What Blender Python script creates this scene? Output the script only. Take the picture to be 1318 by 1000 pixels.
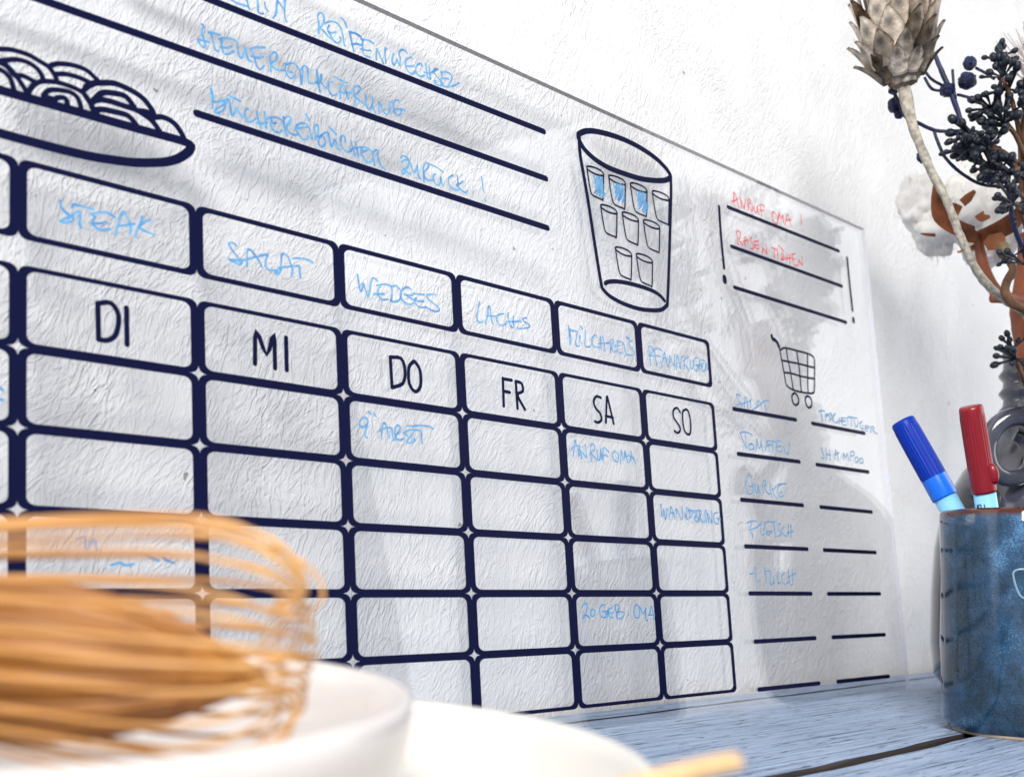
import bpy, bmesh, math, random
from mathutils import Vector, Matrix
random.seed(7)
C = bpy.context.scene.collection
sc = bpy.context.scene
for o in list(bpy.data.objects): bpy.data.objects.remove(o)

# ------------------------------------------------------------------ camera
cam_d = bpy.data.cameras.new('camera'); cam = bpy.data.objects.new('camera', cam_d); C.objects.link(cam)
cam.matrix_world = Matrix(((0.7507866625, -0.0374141576, -0.6594843199, -0.0988961097),
                           (-0.6603144812, -0.0161498384, -0.7508155357, -0.3552266883),
                           (0.0174405657, 0.9991693368, -0.0368301932, 0.0782380905),
                           (0, 0, 0, 1)))
cam_d.sensor_width = 36; cam_d.lens = 36 * 1300 / 1318
cam_d.shift_y = (689.02 - 500) / 1318
cam_d.clip_start = 0.005; cam_d.clip_end = 50
cam_d.dof.use_dof = True; cam_d.dof.focus_distance = 0.515; cam_d.dof.aperture_fstop = 11.5
sc.camera = cam

# ------------------------------------------------------------------ light
wd = bpy.data.worlds.new('World'); sc.world = wd; wd.use_nodes = True
bg = wd.node_tree.nodes['Background']; bg.inputs[0].default_value = (0.95, 0.965, 1.0, 1); bg.inputs[1].default_value = 0.40
def area(name, loc, target, sx, sy, power, col):
    l = bpy.data.lights.new(name, 'AREA'); l.shape = 'RECTANGLE'; l.size = sx; l.size_y = sy
    l.energy = power; l.color = col
    o = bpy.data.objects.new(name, l); C.objects.link(o)
    d = Vector(target) - Vector(loc); o.location = loc
    o.rotation_euler = d.to_track_quat('-Z', 'Y').to_euler(); return o
area('window_light', (2.1, -1.25, .75), (.3, 0, .2), 1.9, 1.8, 20, (.99, .99, 1))
area('room_light', (-.95, -1.15, 1.05), (.25, 0, .2), .75, .6, 39, (1, .965, .925))

sc.view_settings.view_transform = 'Standard'; sc.view_settings.look = 'None'
sc.view_settings.exposure = 0.24; sc.view_settings.gamma = 1

# ------------------------------------------------------------------ material helpers
def newmat(name):
    m = bpy.data.materials.new(name); m.use_nodes = True
    return m, m.node_tree, m.node_tree.nodes['Principled BSDF']
def N(nt, typ, **kw):
    n = nt.nodes.new(typ)
    for k, v in kw.items():
        if k.startswith('_'): setattr(n, k[1:], v)
        else: n.inputs[k.replace('__', ' ')].default_value = v
    return n
def simple(name, col, rough=.5, spec=.5, coat=0, metal=0, var=0, scale=40, bump=0, bscale=200):
    m, nt, b = newmat(name)
    b.inputs['Base Color'].default_value = (*col, 1); b.inputs['Roughness'].default_value = rough
    b.inputs['Specular IOR Level'].default_value = spec; b.inputs['Coat Weight'].default_value = coat
    b.inputs['Metallic'].default_value = metal
    tc = N(nt, 'ShaderNodeTexCoord')
    if var:
        n = N(nt, 'ShaderNodeTexNoise', Scale=scale, Detail=6.0); nt.links.new(tc.outputs['Object'], n.inputs['Vector'])
        r = N(nt, 'ShaderNodeValToRGB'); nt.links.new(n.outputs['Fac'], r.inputs[0])
        e = r.color_ramp.elements; e[0].position = .3; e[1].position = .7
        e[0].color = tuple(max(0, c * (1 - var)) for c in col) + (1,); e[1].color = tuple(min(1, c * (1 + var)) for c in col) + (1,)
        nt.links.new(r.outputs[0], b.inputs['Base Color'])
    if bump:
        n2 = N(nt, 'ShaderNodeTexNoise', Scale=bscale, Detail=5.0); nt.links.new(tc.outputs['Object'], n2.inputs['Vector'])
        bp = N(nt, 'ShaderNodeBump', Strength=1.0, Distance=bump); nt.links.new(n2.outputs['Fac'], bp.inputs['Height'])
        nt.links.new(bp.outputs[0], b.inputs['Normal'])
    return m

# ------------------------------------------------------------------ mesh helpers
def tag(o, label=None, cat=None, group=None, kind=None):
    if label: o['label'] = label
    if cat: o['category'] = cat
    if group: o['group'] = group
    if kind: o['kind'] = kind
    return o
def empty(name, loc=(0, 0, 0)):
    o = bpy.data.objects.new(name, None); o.empty_display_size = .02; C.objects.link(o); o.location = loc; return o
def obj(name, bm, mat, parent=None, smooth=True):
    me = bpy.data.meshes.new(name); bm.normal_update(); bm.to_mesh(me); bm.free()
    if smooth:
        for p in me.polygons: p.use_smooth = True
    for m in (mat if isinstance(mat, list) else [mat]): me.materials.append(m)
    o = bpy.data.objects.new(name, me); C.objects.link(o)
    if parent:
        o.parent = parent; o.matrix_parent_inverse = Matrix.Translation(-Vector(parent.location)) if parent.type == 'EMPTY' else Matrix.Identity(4)
    return o
def box(bm, x0, x1, y0, y1, z0, z1, bev=0):
    r = bmesh.ops.create_cube(bm, size=1, matrix=Matrix.Translation(((x0+x1)/2, (y0+y1)/2, (z0+z1)/2)) @ Matrix.Diagonal((x1-x0, y1-y0, z1-z0, 1)))
    if bev:
        es = list({e for v in r['verts'] for e in v.link_edges})
        bmesh.ops.bevel(bm, geom=es, offset=bev, segments=2, affect='EDGES', profile=.6)
def lathe(bm, prof, seg=64, mat=Matrix.Identity(4), wob=None):
    rings = []
    for i, (r, z) in enumerate(prof):
        if r < 1e-6: rings.append([bm.verts.new(mat @ Vector((0, 0, z)))]); continue
        ring = []
        for k in range(seg):
            a = 2 * math.pi * k / seg; rr = r + (wob(a, z) if wob else 0)
            ring.append(bm.verts.new(mat @ Vector((rr * math.cos(a), rr * math.sin(a), z))))
        rings.append(ring)
    for a, b in zip(rings, rings[1:]):
        for k in range(seg):
            k2 = (k + 1) % seg
            if len(a) == 1 and len(b) == 1: continue
            if len(a) == 1: bm.faces.new((a[0], b[k2], b[k]))
            elif len(b) == 1: bm.faces.new((a[k], a[k2], b[0]))
            else: bm.faces.new((a[k], a[k2], b[k2], b[k]))
def catmull(pts, n=5):
    if len(pts) < 3: return pts
    P = [2 * pts[0] - pts[1]] + pts + [2 * pts[-1] - pts[-2]]
    out = []
    for i in range(1, len(P) - 2):
        a, b, c, d = P[i-1], P[i], P[i+1], P[i+2]
        for k in range(n):
            t = k / n
            out.append(.5 * ((2*b) + (c-a)*t + (2*a-5*b+4*c-d)*t*t + (3*b-a-3*c+d)*t*t*t))
    out.append(P[-2]); return out
def tube(bm, pts, rad, seg=8, smooth=4, cap=True, rough=0):
    pts = [Vector(p) for p in pts]
    n0 = len(pts)
    P = catmull(pts, smooth) if smooth > 1 else pts
    m = len(P)
    def R(i):
        t = i / (m - 1)
        if callable(rad): return rad(t)
        if isinstance(rad, (list, tuple)):
            f = t * (len(rad) - 1); j = min(int(f), len(rad) - 2); return rad[j] + (rad[j+1] - rad[j]) * (f - j)
        return rad
    up = Vector((.13, .27, .95)); rings = []; prev = None
    for i, p in enumerate(P):
        t = (P[min(i+1, m-1)] - P[max(i-1, 0)]); t = t.normalized() if t.length > 1e-9 else Vector((0, 0, 1))
        if prev is None: x = t.cross(up).normalized()
        else: x = (prev - t * prev.dot(t)).normalized()
        prev = x; y = t.cross(x); r = R(i)
        rings.append([bm.verts.new(p + (x * math.cos(2*math.pi*k/seg) + y * math.sin(2*math.pi*k/seg)) * r * (1 + random.uniform(-rough, rough))) for k in range(seg)])
    for a, b in zip(rings, rings[1:]):
        for k in range(seg): bm.faces.new((a[k], a[(k+1) % seg], b[(k+1) % seg], b[k]))
    if cap:
        bm.faces.new(rings[0][::-1]); bm.faces.new(rings[-1])
def blob(bm, c, r, sc_=(1, 1, 1), sub=2, jit=0, rot=None):
    M = Matrix.Translation(c) @ (rot.to_matrix().to_4x4() if rot else Matrix.Identity(4)) @ Matrix.Diagonal((sc_[0]*r, sc_[1]*r, sc_[2]*r, 1))
    q = bmesh.ops.create_icosphere(bm, subdivisions=sub, radius=1, matrix=Matrix.Identity(4))
    for v in q['verts']:
        if jit: v.co *= 1 + random.uniform(-jit, jit)
        v.co = M @ v.co
def copy_child(src, parent):
    c = src.copy(); C.objects.link(c); c.parent = parent; return c

# ================================================================== SETTING
ROT = math.radians(1.3)     # planks
def rotXY(p, a, piv=(0, 0)):
    x, y = p[0]-piv[0], p[1]-piv[1]; return (piv[0] + x*math.cos(a) - y*math.sin(a), piv[1] + x*math.sin(a) + y*math.cos(a))

# wall: white paint with brushed, ridged relief
def wall_mat():
    m, nt, b = newmat('ridged_white_paint')
    b.inputs['Roughness'].default_value = .55; b.inputs['Specular IOR Level'].default_value = .3
    L = nt.links.new
    tc = N(nt, 'ShaderNodeTexCoord')
    def noise(vec, scale, detail=4., rough=.5, dist=0.):
        n = N(nt, 'ShaderNodeTexNoise', Scale=scale, Detail=detail, Roughness=rough, Distortion=dist); L(vec, n.inputs['Vector']); return n
    def math_(op, a, b_=None, c=None):
        n = N(nt, 'ShaderNodeMath', _operation=op)
        for i, v in enumerate((a, b_, c)):
            if v is None: continue
            if isinstance(v, (int, float)): n.inputs[i].default_value = v
            else: L(v, n.inputs[i])
        return n.outputs[0]
    warp = noise(tc.outputs['Object'], 9, 2)
    sub = N(nt, 'ShaderNodeVectorMath', _operation='SUBTRACT'); L(warp.outputs['Color'], sub.inputs[0]); sub.inputs[1].default_value = (.5, .5, .5)
    def layer(angle, stretch, scale, thin, warpamt, mscale):
        s = N(nt, 'ShaderNodeVectorMath', _operation='SCALE'); L(sub.outputs[0], s.inputs[0]); s.inputs['Scale'].default_value = warpamt
        a = N(nt, 'ShaderNodeVectorMath', _operation='ADD'); L(tc.outputs['Object'], a.inputs[0]); L(s.outputs[0], a.inputs[1])
        mp = N(nt, 'ShaderNodeMapping', _vector_type='TEXTURE'); mp.inputs['Rotation'].default_value = (0, angle, 0); mp.inputs['Scale'].default_value = (1, 1, stretch)
        L(a.outputs[0], mp.inputs['Vector'])
        n = noise(mp.outputs[0], scale, 2.5, .55, .5)
        d = math_('ABSOLUTE', math_('SUBTRACT', n.outputs['Fac'], .5))
        r = math_('SMOOTH_MAX', math_('SUBTRACT', 1.0, math_('MULTIPLY', d, thin)), 0.0, .25)
        mk = noise(tc.outputs['Object'], mscale, 2)
        mm = N(nt, 'ShaderNodeMapRange'); L(mk.outputs['Fac'], mm.inputs['Value']); mm.inputs['From Min'].default_value = .22; mm.inputs['From Max'].default_value = .62
        return math_('MULTIPLY', r, mm.outputs[0]), n
    r1, n1 = layer(math.radians(18), 3.2, 205, 11, .035, 22)
    r2, n2 = layer(math.radians(38), 3.0, 290, 10, .045, 30)
    r3, n3 = layer(math.radians(2), 3.6, 370, 9, .03, 18)
    f = noise(tc.outputs['Object'], 700, 3); g = noise(tc.outputs['Object'], 45, 3)
    h = math_('ADD', math_('ADD', r1, math_('MULTIPLY', r2, .8)), math_('MULTIPLY', r3, .45))
    h = math_('ADD', h, math_('MULTIPLY', f.outputs['Fac'], .35)); h = math_('ADD', h, math_('MULTIPLY', g.outputs['Fac'], .2))
    bp = N(nt, 'ShaderNodeBump', Strength=1.0, Distance=.00035); L(h, bp.inputs['Height']); L(bp.outputs[0], b.inputs['Normal'])
    sp = noise(tc.outputs['Object'], 160, 2)
    mr = N(nt, 'ShaderNodeValToRGB'); L(sp.outputs['Fac'], mr.inputs[0])
    mr.color_ramp.elements[0].position = .22; mr.color_ramp.elements[0].color = (.35, .33, .31, 1)
    mr.color_ramp.elements[1].position = .25; mr.color_ramp.elements[1].color = (.86, .855, .85, 1)
    L(mr.outputs[0], b.inputs['Base Color'])
    return m
W0, W1 = rotXY((-1.2, 0), math.radians(2.0), (0, 0)), rotXY((3.0, 0), math.radians(2.0), (0, 0))
bm = bmesh.new()
WY = .0435
q = [bm.verts.new(v) for v in ((W0[0], W0[1] + WY, -.3), (W1[0], W1[1] + WY, -.3), (W1[0], W1[1] + WY, 1.6), (W0[0], W0[1] + WY, 1.6))]
bm.faces.new(q)
bmesh.ops.solidify(bm, geom=bm.faces[:], thickness=-.1)
tag(obj('wall', bm, wall_mat(), None, False), kind='structure')

# table of weathered blue planks
def plank_mat():
    m, nt, b = newmat('weathered_blue_paint'); L = nt.links.new
    tc = N(nt, 'ShaderNodeTexCoord'); mp = N(nt, 'ShaderNodeMapping'); mp.inputs['Scale'].default_value = (2.6, 110, 60); L(tc.outputs['Object'], mp.inputs['Vector'])
    grain = N(nt, 'ShaderNodeTexNoise', Scale=4., Detail=9., Roughness=.68, Distortion=.4); L(mp.outputs[0], grain.inputs['Vector'])
    mp2 = N(nt, 'ShaderNodeMapping'); mp2.inputs['Scale'].default_value = (14, 150, 60); L(tc.outputs['Object'], mp2.inputs['Vector'])
    chip = N(nt, 'ShaderNodeTexNoise', Scale=4., Detail=6., Roughness=.6); L(mp2.outputs[0], chip.inputs['Vector'])
    big = N(nt, 'ShaderNodeTexNoise', Scale=14., Detail=3.); L(tc.outputs['Object'], big.inputs['Vector'])
    col = N(nt, 'ShaderNodeValToRGB'); L(grain.outputs['Fac'], col.inputs[0])
    e = col.color_ramp.elements; e[0].position = .36; e[0].color = (.12, .18, .29, 1); e[1].position = .64; e[1].color = (.50, .61, .80, 1)
    e2 = col.color_ramp.elements.new(.47); e2.color = (.34, .46, .67, 1)
    crack = N(nt, 'ShaderNodeValToRGB'); L(chip.outputs['Fac'], crack.inputs[0])
    c = crack.color_ramp.elements; c[0].position = .36; c[0].color = (0, 0, 0, 1); c[1].position = .39; c[1].color = (1, 1, 1, 1)
    mx = N(nt, 'ShaderNodeMix', _data_type='RGBA'); L(crack.outputs[0], mx.inputs[0]); mx.inputs[6].default_value = (.05, .06, .09, 1); L(col.outputs[0], mx.inputs[7])
    L(mx.outputs[2], b.inputs['Base Color']); b.inputs['Roughness'].default_value = .42
    ad = N(nt, 'ShaderNodeMath', _operation='ADD'); L(grain.outputs['Fac'], ad.inputs[0]); L(crack.outputs[0], ad.inputs[1])
    bp = N(nt, 'ShaderNodeBump', Strength=1.0, Distance=.0026); L(ad.outputs[0], bp.inputs['Height']); L(bp.outputs[0], b.inputs['Normal'])
    return m
PM = plank_mat(); dark = simple('dark_wood', (.035, .028, .026), .7, var=.3)
table = tag(empty('table', (.3, 0, -.02)), 'table top of weathered light blue wooden planks below the clear planner board', 'table')
def plank(y0, y1, x0=-.9, x1=2.2, dz=0):
    bm = bmesh.new(); box(bm, x0, x1, y0, y1, -.022 + dz, dz, .0018)
    es = [e for e in bm.edges if e.calc_length() > 1]
    bmesh.ops.subdivide_edges(bm, edges=es, cuts=160)
    for v in bm.verts:
        w = .0007 * math.sin(v.co.x * 31 + y0 * 40) + .0005 * math.sin(v.co.x * 83 + y0 * 90) + random.uniform(-.0003, .0003)
        if abs(v.co.y - y0) < .004 or abs(v.co.y - y1) < .004: v.co.y += w
    for v in bm.verts:
        x, y = rotXY(v.co, ROT, (0, 0)); v.co.x, v.co.y = x, y
    bm.normal_update()
    for f in bm.faces: f.material_index = 1 if abs(f.normal.y) > .8 or f.normal.z < -.5 else 0
    return obj('plank', bm, [PM, dark], table, False)
plank(.0225, .0420); plank(-.1265, .0185, dz=.0); plank(-.280, -.1345); plank(-.43, -.284); plank(-.58, -.434)
bm = bmesh.new()
for x in (-.5, .35, 1.2): box(bm, x, x + .07, -.58, .03, -.05, -.0235)
box(bm, -.9, 2.2, -.57, .035, -.06, -.052)
obj('support_frame', bm, dark, table, False)

# ================================================================== CLEAR PLANNER BOARD
LEAN = math.atan2(.1082418, .9941246)
BM = Matrix.Rotation(-LEAN, 4, 'X')      # board frame: x along, z up the sheet, y into the wall
BX0, BX1, BH, TH = -.108, .594, .3437, .003
def acrylic():
    m = bpy.data.materials.new('clear_acrylic'); m.use_nodes = True; nt = m.node_tree; nt.nodes.clear(); L = nt.links.new
    out = N(nt, 'ShaderNodeOutputMaterial'); mix = N(nt, 'ShaderNodeMixShader'); tr = N(nt, 'ShaderNodeBsdfTransparent'); gl = N(nt, 'ShaderNodeBsdfGlossy', Roughness=.0)
    tr.inputs[0].default_value = (.952, .957, .966, 1)
    lw = N(nt, 'ShaderNodeLayerWeight', Blend=.5)
    p = N(nt, 'ShaderNodeMath', _operation='POWER'); L(lw.outputs['Facing'], p.inputs[0]); p.inputs[1].default_value = 5
    ma = N(nt, 'ShaderNodeMath', _operation='MULTIPLY_ADD'); L(p.outputs[0], ma.inputs[0]); ma.inputs[1].default_value = .96; ma.inputs[2].default_value = .04
    L(ma.outputs[0], mix.inputs[0]); L(tr.outputs[0], mix.inputs[1]); L(gl.outputs[0], mix.inputs[2]); L(mix.outputs[0], out.inputs[0])
    return m
def edge_mat(name, col, alpha):
    m, nt, b = newmat(name); b.inputs['Base Color'].default_value = (*col, 1); b.inputs['Roughness'].default_value = .25; b.inputs['Alpha'].default_value = alpha
    return m
board = tag(empty('planner_board', (.24, 0, 0)), 'clear acrylic weekly planner board with navy printed grid leaning before the white wall', 'planner board')
bm = bmesh.new()
box(bm, BX0, BX1, 0, TH, 0, BH)
for v in bm.verts:
    pass
for f in bm.faces: f.material_index = 0 if abs(f.normal.y) > .9 else (1 if abs(f.normal.z) > .9 else 2)
bmesh.ops.transform(bm, matrix=BM, verts=bm.verts)
obj('clear_sheet', bm, [acrylic(), edge_mat('acrylic_top_edge', (.19, .185, .20), .92), edge_mat('acrylic_side_edge', (.70, .70, .80), .6)], board, False)
EPS = [0.0]
def layer(step=.000004):
    EPS[0] += step; return -.0004 - EPS[0]
navy = simple('navy_print', (.0012, .0028, .030), .55, .10)
def marker_mat(name, col, dark_):
    m, nt, b = newmat(name); L = nt.links.new
    tc = N(nt, 'ShaderNodeTexCoord'); n = N(nt, 'ShaderNodeTexNoise', Scale=260., Detail=3.); L(tc.outputs['Object'], n.inputs['Vector'])
    r = N(nt, 'ShaderNodeValToRGB'); L(n.outputs['Fac'], r.inputs[0]); e = r.color_ramp.elements
    e[0].position = .33; e[0].color = (*dark_, 1); e[1].position = .62; e[1].color = (*col, 1)
    L(r.outputs[0], b.inputs['Base Color']); b.inputs['Alpha'].default_value = .88; b.inputs['Roughness'].default_value = .4
    return m
inkb = marker_mat('blue_marker_ink', (.10, .34, .58), (.03, .19, .46)); inkr = marker_mat('red_marker_ink', (.74, .045, .075), (.60, .015, .04))
def ribbon(bm, pts, width, smooth=4, y=None, vary=0.):
    y = layer() if y is None else y
    P = [Vector((a, 0, b)) for a, b in pts]
    if smooth > 1 and len(P) > 2: P = catmull(P, smooth)
    Q = [P[0]]
    for p in P[1:]:
        if (p - Q[-1]).length > 2e-5: Q.append(p)
    if len(Q) < 2: Q.append(Q[0] + Vector((.0001, 0, 0)))
    P = Q; n = len(P); Lv, Rv = [], []
    ph = random.uniform(0, 6)
    for i, p in enumerate(P):
        t = (P[min(i+1, n-1)] - P[max(i-1, 0)]).normalized(); nn = Vector((-t.z, 0, t.x))
        w = width * .5 * (1 + vary * math.sin(i * .55 + ph)); yy = y - i * 2.0e-7
        Lv.append(bm.verts.new((p.x + nn.x*w, yy, p.z + nn.z*w))); Rv.append(bm.verts.new((p.x - nn.x*w, yy, p.z - nn.z*w)))
    for i in range(n-1): bm.faces.new((Lv[i], Rv[i], Rv[i+1], Lv[i+1]))
    for e, s in ((0, -1), (n-1, 1)):     # round ends
        t = ((P[1]-P[0]) if e == 0 else (P[-1]-P[-2])).normalized() * s; nn = Vector((-t.z, 0, t.x)) * width * .5
        c = P[e]; yy = Lv[e].co.y; arc = []
        for k in range(1, 6):
            a = math.pi * k / 6; d = nn * math.cos(a) + t * (width * .5) * math.sin(a); arc.append(bm.verts.new((c.x+d.x, yy, c.z+d.z)))
        bm.faces.new([Lv[e] if s > 0 else Rv[e]] + arc + [Rv[e] if s > 0 else Lv[e]])
def finish_mark(name, bm, mat):
    bmesh.ops.transform(bm, matrix=BM, verts=bm.verts)
    return obj(name, bm, mat, board, False)
# printed cells: rounded rings that touch each other
U, V, V0 = .065, .028305, 5.43
def cell(u, v, hv=1.0, tv=.064, name='calendar_cell'):
    bm = bmesh.new(); x0, x1 = u*U, (u+1)*U; z1, z0 = (V0-v)*V, (V0-v-hv)*V
    ro, ri = (.0032, .0027), (.0044, .0033)
    def rr(x0, x1, z0, z1, r):
        o = []
        for cx, cz, a0 in ((x1-r[0], z1-r[1], 0), (x0+r[0], z1-r[1], 90), (x0+r[0], z0+r[1], 180), (x1-r[0], z0+r[1], 270)):
            for k in range(7):
                a = math.radians(a0 + 15*k); o.append(bm.verts.new((cx + r[0]*math.cos(a), -.0004, cz + r[1]*math.sin(a))))
        return o
    A = rr(x0, x1, z0, z1, (.0036, .0030)); tu = .045*U; tz = tv*V
    B = rr(x0+tu, x1-tu, z0+tz, z1-tz, (.0034, .0028))
    for k in range(len(A)):
        k2 = (k+1) % len(A); bm.faces.new((A[k], A[k2], B[k2], B[k]))
    return finish_mark(name, bm, navy)
for u in range(-1, 6):
    cell(u, -1.045, 1.045, name='day_cell')
    for v in range(5): cell(u, v, 1.0 if v < 4 else 1.03)
    cell(u, -2.415, 1.045, .078, name='meal_cell')
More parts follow.
